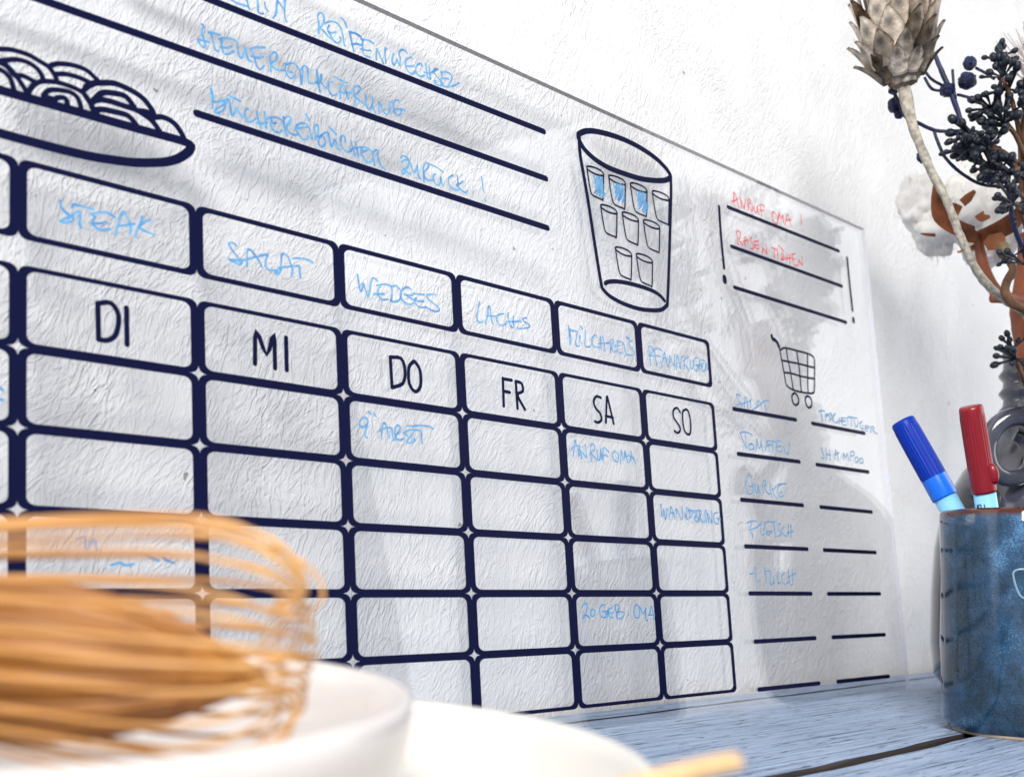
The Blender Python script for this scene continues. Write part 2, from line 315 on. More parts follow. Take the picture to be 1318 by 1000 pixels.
MARKS = [
('TIN','b',0.90,[[820,3157,848,3154,877,3157,896,3157,904,3151],[888,3195,894,3176,902,3151],[731,3167,749,3142,791,3154],[942,3222,942,3183,944,3153,952,3149,967,3155],[976,3209,978,3188,989,3174],[1013,3153,1027,3179,1032,3221,1036,3247],[1035,3245,1052,3229,1069,3211],[1074,3273,1069,3211,1071,3172,1078,3163]]),
('REIFENWECHSEL','b',0.90,[[1235,3170,1238,3219,1233,3250,1246,3272,1260,3270,1266,3246,1253,3212,1242,3200,1265,3189,1281,3175,1295,3169],[1267,3228,1295,3250,1328,3258,1350,3243,1361,3211,1366,3167,1372,3164],[1291,3230,1282,3206,1298,3182,1311,3164,1333,3162,1348,3178,1347,3196],[1285,3196,1309,3201,1326,3212],[1356,3292,1373,3281,1384,3257],[1399,3239,1407,3198,1416,3155],[1399,3237,1428,3245,1451,3239],[1408,3184,1432,3195,1452,3197]]),
('FENWECHSEL','b',0.90,[[1398,3241,1405,3204,1417,3155],[1401,3242,1429,3245,1458,3240,1460,3226],[1407,3182,1439,3198,1460,3200],[1466,3229,1498,3238,1527,3233],[1469,3229,1464,3186,1471,3157,1503,3156],[1452,3178,1484,3183,1508,3191],[1538,3158,1542,3210,1544,3213,1560,3185,1579,3152],[1593,3237,1589,3207,1591,3160],[1593,3237,1600,3232],[1639,3225,1628,3189,1635,3165,1649,3186,1656,3205,1661,3191,1670,3175,1675,3212,1670,3242,1693,3266,1717,3259],[1741,3245,1715,3227,1704,3196,1715,3168,1739,3160,1765,3181],[1716,3190,1741,3199,1757,3204],[1805,3222,1796,3233,1777,3220,1763,3190,1774,3167,1799,3170,1816,3182],[1825,3243,1830,3209,1834,3178,1848,3173],[1845,3237,1848,3200,1851,3174],[1813,3195,1842,3200,1875,3223,1896,3243],[1899,3240,1883,3239,1872,3219,1887,3203,1912,3189,1924,3177,1910,3160,1884,3158,1872,3164,1884,3177],[1918,3233,1948,3245,1977,3243,1985,3227,1971,3197,1957,3172],[1921,3232,1923,3204,1911,3178,1930,3166,1963,3172,1998,3192,2029,3217],[1929,3204,1959,3214]]),
('STEUERERKLÄRUNG','b',0.90,[[688,2995,697,2990,687,2965,694,2939,703,2911,695,2896,679,2904,671,2921,693,2925,716,2929],[715,2970,735,2976,763,2978],[728,2969,735,2941,744,2905,754,2905],[762,2958,781,2971,809,2980,833,2980],[771,2962,773,2928,782,2904,801,2908,825,2930],[769,2926,794,2933,818,2948],[842,2974,845,2941,851,2915,862,2915,872,2942,878,2968,881,2941,891,2916,905,2913],[904,2969,929,2986,969,3000],[903,2966,918,2940,927,2906,944,2893,962,2914],[906,2938,933,2941,960,2956],[993,2901,993,2949,993,2973,1011,2995,1025,2988,1020,2964,999,2942,999,2927,1026,2920,1054,2928],[1067,2960,1099,2979,1124,2968,1136,2938,1138,2897],[1065,2961,1062,2931,1076,2907,1096,2908,1111,2927],[1077,2929,1095,2935],[1140,2898,1147,2942,1146,2971,1158,2988,1174,2976,1173,2941,1177,2916,1194,2918],[1220,2988,1224,2960,1227,2911,1232,2898],[1241,2976,1231,2937,1214,2934]]),
('KLÄRUNG','b',0.90,[[1219,2989,1223,2943,1232,2894],[1243,2977,1235,2942,1209,2927],[1235,2945,1257,2925,1273,2923],[1299,2964,1280,2955,1276,2927,1286,2903,1302,2901,1319,2912],[1305,2992,1335,2988,1374,2986],[1337,2898,1338,2948,1351,2968,1365,2960,1371,2934,1378,2910],[1330,2925,1361,2934,1398,2948],[1415,2894,1412,2939,1410,2974,1430,2992,1444,2988,1435,2962,1414,2939,1439,2922,1467,2916],[1473,2962,1472,2923,1483,2899,1501,2912,1511,2942,1508,2966],[1508,2956,1508,2920,1520,2893],[1544,2896,1543,2937,1545,2953,1560,2927,1576,2906,1594,2912,1602,2941,1606,2969,1618,2978],[1657,2999,1637,2992,1624,2964,1631,2930,1649,2922,1667,2937,1668,2953],[1632,2946,1659,2956,1690,2961]]),
('BÜCHEREI','b',0.90,[[724,2732,727,2701,728,2647],[720,2728,730,2707,731,2680],[732,2676,755,2686,778,2698,797,2711],[796,2709,785,2689,750,2654,738,2639,749,2633,773,2653,783,2679,778,2694],[800,2726,825,2723,850,2719],[802,2711,806,2673,812,2643,824,2660,834,2687,845,2667,857,2651],[884,2699,872,2686,871,2657,885,2641,904,2650,919,2666],[924,2701,929,2667,940,2631],[959,2708,962,2678,966,2639],[921,2648,948,2654,972,2665],[968,2680,988,2693,1018,2703,1040,2696,1047,2682],[992,2683,987,2658,1001,2638,1026,2639,1037,2652],[995,2670,1012,2678],[1049,2716,1050,2683,1061,2636],[1050,2707,1069,2725,1084,2723,1073,2695,1062,2677,1071,2656,1097,2650,1117,2661],[1108,2692,1129,2713,1155,2719,1173,2703,1184,2658],[1114,2703,1105,2681,1122,2658,1137,2643,1161,2653,1164,2665],[1116,2685,1139,2697,1163,2707],[1157,2765,1173,2741]]),
('BÜCHER','b',0.90,[[1200,2664,1199,2697,1198,2719,1211,2733,1217,2722,1215,2695,1209,2677,1221,2681,1234,2693],[1234,2693,1256,2712,1268,2711,1264,2698],[1234,2692,1219,2671,1217,2647,1228,2638,1245,2649,1249,2670,1243,2684],[1265,2711,1271,2690,1279,2655,1288,2666,1298,2695,1305,2678,1311,2656,1321,2653],[1271,2743,1291,2731,1306,2718],[1354,2698,1350,2722,1337,2721,1328,2704,1332,2673,1349,2655,1368,2655,1383,2667],[1383,2712,1391,2684,1404,2646],[1407,2711,1413,2684,1419,2647],[1378,2670,1414,2689,1448,2703,1474,2703,1493,2695,1498,2683],[1440,2696,1435,2671,1449,2648,1468,2637,1487,2646,1497,2662],[1443,2678,1470,2695],[1500,2673,1504,2634],[1500,2677,1505,2698,1518,2711,1528,2706,1523,2684,1528,2665,1541,2641,1563,2629]]),
('ZURÜCK','b',0.90,[[1654,2713,1663,2727,1683,2726,1700,2718,1709,2697,1720,2667,1730,2666,1741,2684,1748,2706,1748,2682,1753,2652,1762,2640],[1658,2694,1677,2710,1697,2713,1693,2683,1672,2660,1656,2647,1663,2638,1679,2655,1662,2666,1687,2653,1706,2648],[1782,2632,1782,2670,1781,2700,1798,2730,1814,2732,1807,2708,1788,2685,1786,2660,1804,2647,1836,2656],[1825,2732,1861,2728,1900,2715],[1856,2691,1842,2683,1841,2660,1851,2641,1869,2641,1884,2663,1885,2686,1881,2667,1896,2648],[1962,2715,1939,2701,1930,2676,1942,2650,1969,2644,1996,2653],[1987,2722,1990,2684,1991,2671],[2022,2704,2004,2686,1978,2672,1997,2659,2029,2647,2043,2653,2047,2661],[2143,2759,2147,2728,2149,2689],[2158,2646,2162,2638]]),
('STEAK','b',0.90,[[139,2099,139,2084,152,2065,169,2053],[140,2022,152,2032,174,2048,192,2066,208,2078,208,2053,206,2029,212,2015],[140,2022,152,2021,171,2026,183,2038,183,2053],[180,2083,183,2095,202,2098,227,2097,255,2096],[245,2075,268,2087,293,2095,313,2095,332,2087],[252,2076,261,2067,252,2044,267,2027,286,2025,317,2036],[247,2039,280,2049,306,2059],[336,2021,343,2050,352,2090,362,2113,371,2114,381,2094,391,2069,392,2052,387,2036],[345,2054,371,2065,406,2079],[437,2115,431,2089,418,2061,411,2033],[467,2111,445,2096,426,2074],[426,2065,448,2060,478,2055]]),
('SALAT','b',0.90,[[819,2090,805,2098,788,2094,790,2080,808,2058,833,2036,841,2026,828,2014,807,2019,783,2024,815,2028,850,2038,893,2057,925,2072,956,2086,953,2072,946,2048,950,2026,964,2018,988,2025,1004,2019],[863,2013,864,2048,867,2083,882,2086,901,2068,917,2049,928,2027],[1017,2041,1008,2016,996,2010,988,2019,1013,2040],[1015,2033,1019,2076,1023,2100,1035,2106,1051,2095,1063,2066,1070,2045,1065,2019],[1005,2039,1038,2050,1079,2062,1102,2067,1103,2044,1107,2018],[1076,2096,1106,2103,1140,2105,1169,2098]]),
('WEDGES','b',0.85,[[1391,2094,1395,2067,1399,2031,1406,2018,1416,2043,1421,2060,1429,2033,1442,2001,1452,2030,1461,2072,1474,2096,1495,2086],[1491,2064,1518,2074,1547,2080,1571,2075],[1513,2065,1498,2047,1497,2022,1515,2003,1548,2012],[1475,2021,1530,2032],[1571,2077,1571,2042,1565,2005],[1571,2075,1595,2084,1619,2068,1617,2043,1617,2026,1591,2008,1565,2007],[1679,2084,1659,2091,1639,2080,1626,2061,1622,2035,1636,2017,1665,2011,1690,2019],[1640,2053,1662,2054,1687,2057],[1655,2048,1677,2042,1691,2036,1702,2047],[1690,2066,1718,2070,1753,2074],[1707,2048,1696,2029,1715,2011,1740,2010,1761,2016],[1696,2035,1721,2036,1749,2041],[1818,2087,1790,2084,1769,2073,1780,2054,1813,2039,1836,2024,1829,2009,1796,2006,1761,2016]]),
('LACHS','b',0.85,[[2088,2106,2077,2068,2064,2030,2069,2006,2086,2002,2104,2010],[2117,2001,2134,2043,2143,2090,2153,2092,2155,2062,2160,2027,2165,2008],[2129,2042,2159,2048,2189,2052],[2241,2074,2215,2067,2193,2047,2194,2026,2211,2011,2239,2016,2254,2029],[2270,2085,2270,2054,2281,2020,2290,2010],[2305,2073,2302,2045,2302,2012,2288,2019],[2254,2037,2302,2045,2353,2058],[2395,2081,2368,2074,2374,2059,2407,2050,2411,2036,2376,2024,2333,2014]]),
('MILCHREIS','b',0.85,[[2694,2096,2698,2064,2696,2018,2699,1991,2708,2027,2703,2065],[2696,2079,2725,2073,2757,2075,2751,2046,2741,2014,2744,1995,2763,1996,2771,2003],[2776,2056,2773,2027,2786,2013],[2786,2110,2798,2095],[2821,2090,2815,2046,2809,2010,2825,2002,2850,2009],[2907,2069,2900,2082,2879,2068,2863,2042,2875,2017,2904,2012,2930,2020],[2935,2078,2932,2042,2936,2001],[2952,2081,2960,2047,2964,2000],[2920,2036,2960,2045,3002,2054],[3008,1999,3012,2031,3012,2067,3033,2078,3038,2068,3021,2045,3024,2018,3041,2010,3064,2020],[3066,2073,3098,2078,3123,2062,3127,2018],[3069,2069,3066,2040,3072,2013,3095,2013],[3038,2044,3084,2051],[3145,2112,3171,2104],[3193,2098,3169,2090,3167,2069,3194,2047,3207,2027,3200,2017,3167,2012,3135,2011]]),
('PFANNKUCHEN','b',0.80,[[3330,2032,3330,2063,3329,2084,3349,2093,3368,2078,3360,2056,3336,2036,3336,2007,3338,1980],[3446,2080,3422,2089,3388,2085,3377,2071,3382,2034,3392,1988],[3330,2032,3380,2042,3430,2047],[3429,1988,3446,2028,3467,2077,3472,2061,3477,2024,3489,1993],[3447,2036,3473,2043,3488,2041],[3489,1993,3510,2034,3510,2067,3528,2032,3541,2005,3552,2044,3559,2079],[3565,1991,3573,2035,3580,2083,3593,2038,3601,1997,3609,2041,3617,2072,3636,2079],[3637,2002,3641,2037,3650,2081],[3683,2086,3654,2065,3632,2044,3656,2022,3681,2002],[3697,2067,3695,2024,3707,2013,3723,2037,3723,2062],[3776,2090,3753,2089,3730,2064,3726,2028,3740,2008,3753,2011,3771,2044,3737,2043],[3789,2086,3781,2050,3773,2010],[3751,2045,3805,2049,3814,2044],[3802,2081,3833,2086,3845,2068,3841,2041,3828,2018,3805,2023,3806,2058,3827,2066],[3836,2023,3854,2065,3864,2062,3860,2031]]),
('9 ARZT','b',0.85,[[1418,1436,1408,1450,1390,1447,1375,1431,1374,1412,1390,1407,1408,1419,1418,1436,1408,1409,1400,1380,1402,1365,1410,1363],[1422,1479,1435,1470],[1449,1476,1459,1463],[1483,1367,1487,1402,1494,1432,1501,1439,1510,1427,1518,1399,1524,1373],[1477,1400,1491,1412,1517,1418,1538,1419,1543,1402,1542,1379,1549,1367,1560,1372,1556,1394,1559,1420,1573,1436,1586,1429,1577,1406,1561,1388,1564,1375,1583,1370,1605,1380],[1627,1438,1645,1442,1658,1437],[1604,1405,1620,1415,1651,1423,1683,1426,1702,1419,1701,1393,1705,1367],[1663,1423,1650,1400,1622,1372,1621,1362,1641,1364,1665,1376,1659,1385],[1604,1405,1625,1393],[1666,1444,1696,1448,1732,1450,1756,1448,1767,1440]]),
('ANRUF OMA','b',0.85,[[2667,1396,2676,1430,2689,1483,2694,1465,2706,1429,2709,1399],[2660,1426,2664,1440,2690,1452,2717,1454],[2719,1453,2711,1426,2713,1403,2721,1415,2722,1434,2727,1412,2726,1386],[2722,1430,2739,1417,2759,1398,2766,1397,2764,1427,2761,1464],[2799,1379,2797,1419,2800,1461,2816,1475,2833,1464,2826,1444,2801,1427,2823,1406,2843,1391],[2847,1442,2848,1416,2851,1389,2865,1398,2873,1429,2877,1458,2878,1418,2881,1400],[2937,1441,2919,1457,2901,1463,2894,1447,2891,1420,2890,1389],[2877,1415,2905,1423,2928,1418],[2985,1451,2967,1438,2965,1415,2985,1397,3005,1399,3013,1423,3001,1445,2979,1451],[3023,1389,3030,1424,3036,1466,3042,1433,3057,1415,3063,1443,3065,1463,3073,1436,3077,1413,3087,1400,3102,1407,3113,1436,3117,1464,3124,1433,3144,1399],[3067,1430,3102,1437,3138,1424]]),
('WANDERUNG','b',0.85,[[3338,1184,3338,1152,3340,1112,3357,1133,3357,1161,3363,1129,3368,1098,3381,1130,3388,1163,3395,1151],[3401,1105,3413,1144,3423,1177,3433,1157,3443,1133,3449,1108],[3419,1140,3446,1140],[3462,1114,3466,1147,3468,1167,3487,1140,3502,1112,3514,1109,3520,1146,3522,1182],[3554,1123,3554,1151,3564,1181,3584,1165,3588,1141,3568,1111,3547,1118,3550,1143],[3572,1165,3623,1163,3675,1170,3694,1167],[3585,1120,3606,1134,3609,1154,3634,1152,3649,1165,3645,1131,3624,1122,3635,1106,3660,1101,3657,1124,3632,1135],[3668,1108,3678,1137,3674,1162,3693,1155,3680,1125,3706,1101,3727,1115,3725,1148,3738,1174,3745,1149,3754,1112],[3732,1098,3749,1128,3753,1158,3769,1129,3785,1097,3789,1130,3789,1172],[3755,1095,3756,1129],[3850,1163,3827,1162,3807,1140,3813,1106,3838,1095,3851,1117,3836,1133,3869,1124]]),
('20 GEB OMA','b',0.85,[[2666,619,2675,633,2696,637,2702,620,2692,595,2669,570,2666,558,2680,574,2693,577,2715,561],[2739,606,2726,597,2722,580,2734,571,2750,576,2757,594,2744,605],[2828,630,2804,623,2791,605,2794,576,2814,563,2841,566],[2811,594,2838,595,2862,599],[2832,590,2841,575,2848,586,2855,604,2888,613],[2857,599,2857,575,2872,560,2888,563],[2853,586,2891,585],[2920,554,2915,585,2910,622,2924,629,2939,615,2926,592,2918,587,2951,592,2975,584,2965,566,2933,553],[3004,575,3010,573],[3074,628,3058,610,3052,583,3058,561,3081,558,3097,583,3095,613,3079,628],[3106,611,3115,590,3128,579,3144,597,3151,609,3145,578,3145,548,3156,540],[3170,570,3180,582,3196,618,3202,597,3208,570,3211,545],[3167,570,3217,572]]),
('ANRUF OMA !','r',0.90,[[4273,3172,4275,3221,4282,3268,4295,3255,4309,3220,4319,3180],[4252,3198,4285,3211,4318,3232],[4347,3252,4350,3217,4349,3178],[4347,3247,4365,3211,4380,3179,4393,3218,4405,3253],[4427,3186,4428,3223,4428,3252,4453,3266,4454,3245,4431,3219,4452,3200,4474,3191,4478,3222,4472,3235],[4495,3231,4495,3202,4508,3186,4528,3210,4531,3238,4536,3212,4536,3188],[4569,3251,4573,3222,4575,3184],[4557,3252,4591,3266,4618,3259],[4564,3220,4610,3232],[4714,3249,4698,3225,4698,3195,4723,3172,4753,3179,4755,3220,4738,3245,4714,3249],[4788,3253,4764,3202,4786,3263,4800,3221,4830,3254,4830,3199],[4845,3188,4864,3228,4888,3277,4905,3248,4915,3200],[4860,3226,4926,3246],[5054,3320,5052,3280,5051,3244],[5062,3206,5069,3202]]),
('RASEN MÄHEN','r',0.90,[[4279,2911,4278,2958,4270,2994,4293,3011,4314,3000,4306,2970,4292,2952,4312,2933,4334,2924],[4353,2926,4361,2959,4361,2988,4379,2978,4395,2958],[4341,2952,4390,2973],[4436,3001,4422,2983,4435,2962,4452,2947,4441,2925,4413,2919],[4460,2980,4509,2992],[4468,2980,4465,2955,4478,2936,4506,2943],[4465,2955,4505,2965],[4542,2920,4554,2947,4552,2961,4573,2942,4595,2927,4595,2957,4594,2988],[4682,2918,4683,2958,4687,2983,4679,2981],[4659,2984,4708,2985,4724,2982,4719,2951,4719,2921],[4737,3020,4769,3007,4799,2990],[4760,2921,4769,2958,4780,2975,4794,2953,4764,2922,4799,2935,4818,2949],[4823,2925,4837,2963,4836,2983],[4864,2922,4860,2954,4870,2986],[4826,2946,4888,2967],[4891,2991,4941,3007],[4899,2987,4898,2952,4915,2921,4945,2925],[4899,2957,4930,2967],[4958,2925,4972,2959,4970,2973,4992,2953,5017,2943,5017,2974,5018,3004]]),
('SALAT list','b',0.80,[[4171,1907,4147,1919,4131,1910,4143,1889,4169,1866,4186,1857,4177,1844],[4126,1845,4153,1857,4184,1865,4229,1878,4276,1893],[4203,1843,4211,1880,4223,1913,4233,1906,4239,1870,4243,1841],[4282,1907,4274,1879,4270,1849],[4303,1846,4339,1860,4352,1898,4368,1907,4381,1888,4391,1853],[4291,1840,4347,1866,4405,1900,4438,1916,4481,1919],[4429,1908,4432,1876,4432,1844]]),
('TOMATEN','b',0.85,[[4136,1673,4159,1682,4203,1685,4247,1680,4260,1668],[4139,1671,4156,1632,4174,1603,4191,1582],[4195,1670,4188,1631,4186,1586],[4246,1619,4222,1608,4219,1585,4236,1578,4264,1589,4263,1612,4242,1616],[4283,1571,4300,1611,4307,1657,4312,1612,4328,1596,4347,1625,4351,1652,4353,1612,4363,1576],[4387,1583,4404,1621,4417,1659,4428,1628,4433,1587],[4399,1614,4443,1630,4460,1638],[4432,1656,4478,1656,4509,1654],[4473,1651,4472,1614,4471,1584],[4517,1658,4550,1668,4577,1661],[4524,1651,4511,1618,4524,1596,4567,1598,4574,1615],[4512,1622,4569,1633],[4584,1629,4599,1626,4611,1599,4633,1585,4650,1617,4669,1666]]),
('TASCHENTÜCHER','b',1.00,[[5047,1918,5088,1931,5128,1931],[5082,1923,5086,1889,5084,1854],[5130,1864,5139,1895,5137,1909,5183,1915,5183,1890],[5175,1869,5216,1899,5194,1926,5219,1919,5220,1869],[5135,1894,5173,1909],[5266,1930,5240,1912,5231,1881,5255,1866,5284,1872],[5307,1905,5300,1864],[5299,1884,5351,1889],[5335,1908,5392,1914],[5345,1909,5334,1872,5359,1860,5392,1864],[5340,1883,5383,1891],[5411,1866,5420,1918],[5421,1923,5479,1930,5555,1931],[5468,1923,5462,1861],[5505,1917,5508,1882,5524,1866,5551,1882,5557,1913],[5610,1914,5582,1895,5582,1870,5600,1861],[5615,1889,5612,1847],[5653,1888,5712,1889],[5658,1888,5648,1856,5676,1851],[5650,1869,5700,1875],[5719,1843,5731,1881,5768,1895,5775,1880,5748,1867,5813,1845]]),
('SHAMPOO','b',1.00,[[5050,1669,5049,1640,5066,1613,5055,1595,5030,1602],[5098,1669,5101,1635,5093,1591],[5140,1659,5138,1624,5142,1590],[5100,1630,5148,1630],[5197,1600,5213,1641,5222,1669,5241,1648,5246,1599],[5203,1635,5260,1655],[5311,1610,5319,1655,5334,1637,5351,1628,5366,1660,5381,1611],[5404,1613,5413,1664,5444,1682,5466,1674,5448,1652,5414,1644],[5490,1646,5464,1633,5464,1608,5497,1609,5511,1633,5494,1646],[5546,1641,5524,1624,5535,1607,5569,1612,5569,1638,5546,1643]]),
('GURKE','b',0.85,[[4216,1407,4199,1417,4175,1400,4156,1363,4154,1323,4169,1298,4201,1298,4223,1319,4223,1346,4178,1343],[4220,1354,4240,1362,4248,1343,4247,1312,4265,1309,4276,1332,4281,1368,4284,1332,4292,1315],[4329,1311,4327,1349,4340,1385,4360,1396,4365,1378,4347,1354,4358,1328,4386,1312,4406,1316],[4408,1384,4409,1341,4414,1291],[4479,1368,4444,1343,4429,1347],[4429,1342,4447,1312,4467,1288],[4496,1379,4535,1384,4588,1392],[4528,1383,4493,1360,4488,1328,4507,1300,4548,1311],[4511,1327,4536,1332]]),
('FLEISCH','b',0.85,[[4132,1115,4182,1130,4232,1131],[4176,1123,4161,1082,4175,1048,4175,1025],[4150,1073,4195,1083,4245,1097,4278,1122,4267,1080,4272,1049,4307,1056],[4296,1082,4322,1124,4368,1135,4407,1128,4417,1093,4415,1042],[4350,1075,4323,1062,4346,1049,4384,1074],[4330,1077,4379,1073],[4414,1140,4429,1134],[4483,1128,4456,1112,4462,1089,4480,1071,4472,1053,4436,1046],[4527,1109,4498,1090,4504,1061,4539,1050],[4573,1126,4565,1087,4560,1054],[4602,1127,4595,1082,4587,1040],[4552,1071,4622,1083]]),
('L MILCH','b',0.85,[[4118,803,4157,810],[4176,848,4177,802,4176,760,4218,766],[4272,844,4276,803,4279,755],[4279,824,4333,821,4322,781,4326,738,4359,758],[4367,839,4383,835],[4363,787,4358,755],[4412,817,4402,782,4407,747,4429,758],[4483,818,4449,794,4449,759,4482,744,4510,756],[4529,836,4526,795,4525,753],[4575,843,4567,795,4565,748,4539,742],[4515,789,4607,816]]),
('fragment','b',1.10,[[-59,1384,-49,1376],[-56,1343,-49,1342],[-71,1364,-66,1333]]),
('blurred note','b',0.90,[[194,876,222,887,222,837,251,878,261,838],[310,788,340,797,360,789,390,794],[422,832,453,817,484,807],[500,818,516,808,540,801]]),
('DI','n',2.00,[[270,1743,272,1610],[270,1743,317,1753,345,1711,335,1640,306,1611,272,1608],[374,1746,375,1606]]),
('MI','n',2.00,[[888,1612,897,1751,941,1658,975,1752,977,1607],[1031,1745,1030,1607]]),
('DO','n',1.80,[[1549,1744,1552,1607],[1549,1744,1608,1747,1627,1695,1612,1633,1552,1605],[1675,1743,1649,1711,1647,1638,1679,1603,1710,1635,1711,1708,1684,1744,1675,1743]]),
('FR','n',1.70,[[2216,1744,2212,1603],[2215,1741,2273,1742],[2218,1679,2256,1678],[2300,1740,2302,1603],[2300,1740,2338,1735,2344,1696,2307,1671,2351,1604]]),
('SA','n',1.60,[[2908,1736,2874,1739,2851,1708,2862,1674,2894,1649,2902,1615,2875,1597,2851,1600],[2935,1604,2954,1735,2962,1739,2996,1604],[2937,1640,2993,1637]]),
('SO','n',1.50,[[3570,1735,3554,1754,3539,1758,3518,1748,3505,1728,3507,1699,3532,1673,3555,1650,3558,1630,3544,1614,3525,1611,3507,1619],[3622,1759,3598,1747,3589,1717,3589,1666,3600,1626,3627,1611,3648,1622,3658,1661,3656,1716,3644,1753,3625,1760]]),
('task line','n',3.30,[[350,3121,719,3119,2599,3145]]),
('task line','n',3.30,[[-210,2834,68,2849,2597,2882]]),
('task line','n',3.30,[[662,2605,2585,2606]]),
('shopping line','n',2.70,[[4091,1820,4769,1830]]),
('shopping line','n',2.70,[[4098,1540,4767,1549]]),
('shopping line','n',2.70,[[4097,1257,4764,1261]]),
('shopping line','n',2.70,[[4098,972,4770,974]]),
('shopping line','n',2.70,[[4102,687,4769,685]]),
('shopping line','n',2.70,[[4113,398,4768,400]]),
('shopping line','n',2.70,[[4116,114,4770,113]]),
('shopping line','n',2.70,[[4963,1828,5639,1832]]),
('shopping line','n',2.70,[[4969,1548,5639,1551]]),
('shopping line','n',2.70,[[4969,1261,5630,1263]]),
('shopping line','n',2.70,[[4967,974,5635,975]]),
('shopping line','n',2.70,[[4968,684,5639,684]]),
('shopping line','n',2.70,[[4973,399,5648,398]]),
('shopping line','n',2.70,[[4982,111,5646,110]]),
('reminder line','n',2.60,[[4209,3150,5528,3164]]),
('reminder line','n',2.60,[[4209,2889,5522,2899]]),
('reminder line','n',2.60,[[4204,2618,5531,2632]]),
('exclamation bar','n',2.50,[[4111,3126,4106,2940,4111,2724]]),
('exclamation dot','n',4.20,[[4111,2661,4111,2640]]),
('exclamation bar','n',2.50,[[5634,3138,5633,2964,5639,2742]]),
('exclamation dot','n',3.40,[[5637,2676,5638,2659]]),
('plate of noodles','n',2.00,[[-68,2601,-35,2613,-5,2617,32,2617,68,2607,98,2597,119,2575,127,2560],[-75,2545,-55,2563,-35,2573,-10,2584,16,2588,42,2584,63,2573,76,2556,80,2543],[-71,2554,-45,2548,-30,2536,-17,2523,-7,2518,6,2502,16,2488,25,2473],[-45,2554,-27,2540,-10,2526,11,2530,34,2527,58,2520],[-68,2525,-53,2525,-38,2515,-27,2502,-20,2481,-16,2468],[32,2475,42,2497,61,2521,84,2535,122,2546,162,2548,198,2545,223,2536,240,2517,259,2484],[82,2478,95,2500,116,2514,149,2522,176,2525,198,2515,209,2494,213,2474],[100,2478,122,2480,132,2489,149,2495,160,2493,165,2476],[106,2602,122,2615,149,2626,190,2634,232,2632,260,2616,277,2604],[127,2578,162,2590,204,2593,240,2588,248,2584],[220,2544,243,2573,274,2596,288,2603]]),
('plate of noodles','n',2.40,[[232,2566,255,2588,283,2600,332,2617,373,2616,414,2608,448,2593,473,2568,485,2550,485,2530],[251,2509,275,2545,291,2563,323,2575,372,2581,393,2568,413,2544],[251,2515,283,2534,323,2540,372,2539,413,2539,455,2527,485,2510,514,2475],[263,2485,291,2498,331,2503,380,2506,405,2492,425,2468],[231,2530,247,2509,259,2483,271,2474],[426,2537,460,2544,481,2535],[485,2530,520,2543,554,2539,580,2523,602,2493,608,2473]]),
('plate of noodles','n',3.60,[[-127,2452,-30,2452,79,2455,231,2459,371,2462,519,2467,597,2469,633,2464,635,2453,619,2426,583,2392,539,2366,496,2349,411,2324,329,2310,230,2298,79,2293,-54,2292,-126,2295]]),
('water glass outline','n',3.40,[[2867,3212,2889,3230,2930,3253,2996,3274,3113,3293,3249,3302,3388,3295,3512,3273,3600,3239,3643,3206,3640,3183,3590,3153,3496,3125,3368,3100,3228,3090,3094,3088,2989,3105,2912,3137,2872,3178,2867,3209]]),
('water glass outline','n',2.60,[[2869,3189,2869,3101,2884,3000,2909,2838,2925,2709,2946,2546,2970,2378,2984,2352,3037,2323,3142,2303,3268,2298,3373,2309,3464,2329,3517,2364,3529,2391,3568,2621,3608,2880,3638,3077,3648,3182],[3003,2391,3025,2404,3079,2419,3163,2430,3282,2435,3395,2431,3464,2415,3502,2392]]),
('small water glass','n',1.15,[[2919,3043,2936,3050,2985,3056,3033,3052,3052,3037,3043,3025,2989,3019,2941,3023,2922,3032,2919,3043],[2919,3037,2928,2957,2942,2893,2977,2883,3017,2882,3034,2889,3052,3034],[2928,3027,2965,3019,3005,3019,3047,3027]]),
('small water glass','n',1.15,[[3093,3040,3111,3047,3161,3053,3212,3049,3231,3033,3222,3022,3166,3015,3116,3019,3096,3028,3093,3040],[3093,3033,3101,2952,3116,2887,3152,2876,3194,2875,3212,2883,3231,3030],[3102,3024,3141,3016,3183,3016,3226,3024]]),
('small water glass','n',1.15,[[3274,3045,3292,3053,3344,3059,3397,3055,3417,3039,3407,3027,3349,3020,3297,3024,3277,3034,3274,3045],[3273,3039,3282,2956,3297,2890,3335,2878,3378,2878,3397,2885,3417,3036],[3282,3029,3323,3021,3367,3021,3412,3030]]),
('small water glass','n',1.15,[[3465,3049,3484,3057,3539,3063,3594,3059,3615,3043,3605,3030,3544,3024,3490,3028,3468,3038,3465,3049],[3464,3043,3473,2958,3489,2890,3528,2879,3574,2878,3593,2886,3615,3040],[3474,3033,3517,3024,3562,3024,3610,3033]]),
('small water glass','n',1.15,[[3012,2845,3028,2852,3076,2856,3124,2851,3143,2836,3134,2825,3081,2820,3034,2825,3015,2834,3012,2845],[3011,2839,3020,2761,3034,2699,3068,2688,3108,2686,3125,2693,3142,2833],[3020,2830,3057,2821,3097,2820,3138,2827]]),
('small water glass','n',1.15,[[3187,2846,3204,2854,3254,2858,3304,2853,3323,2837,3314,2826,3259,2821,3210,2826,3190,2835,3187,2846],[3187,2840,3195,2761,3209,2698,3245,2686,3287,2684,3304,2691,3323,2834],[3196,2831,3234,2822,3276,2821,3318,2828]]),
('small water glass','n',1.15,[[3366,2847,3384,2854,3436,2859,3488,2854,3508,2838,3498,2826,3441,2821,3390,2826,3369,2836,3366,2847],[3366,2841,3374,2760,3389,2695,3426,2683,3469,2681,3488,2689,3508,2835],[3375,2831,3415,2822,3458,2821,3503,2829]]),
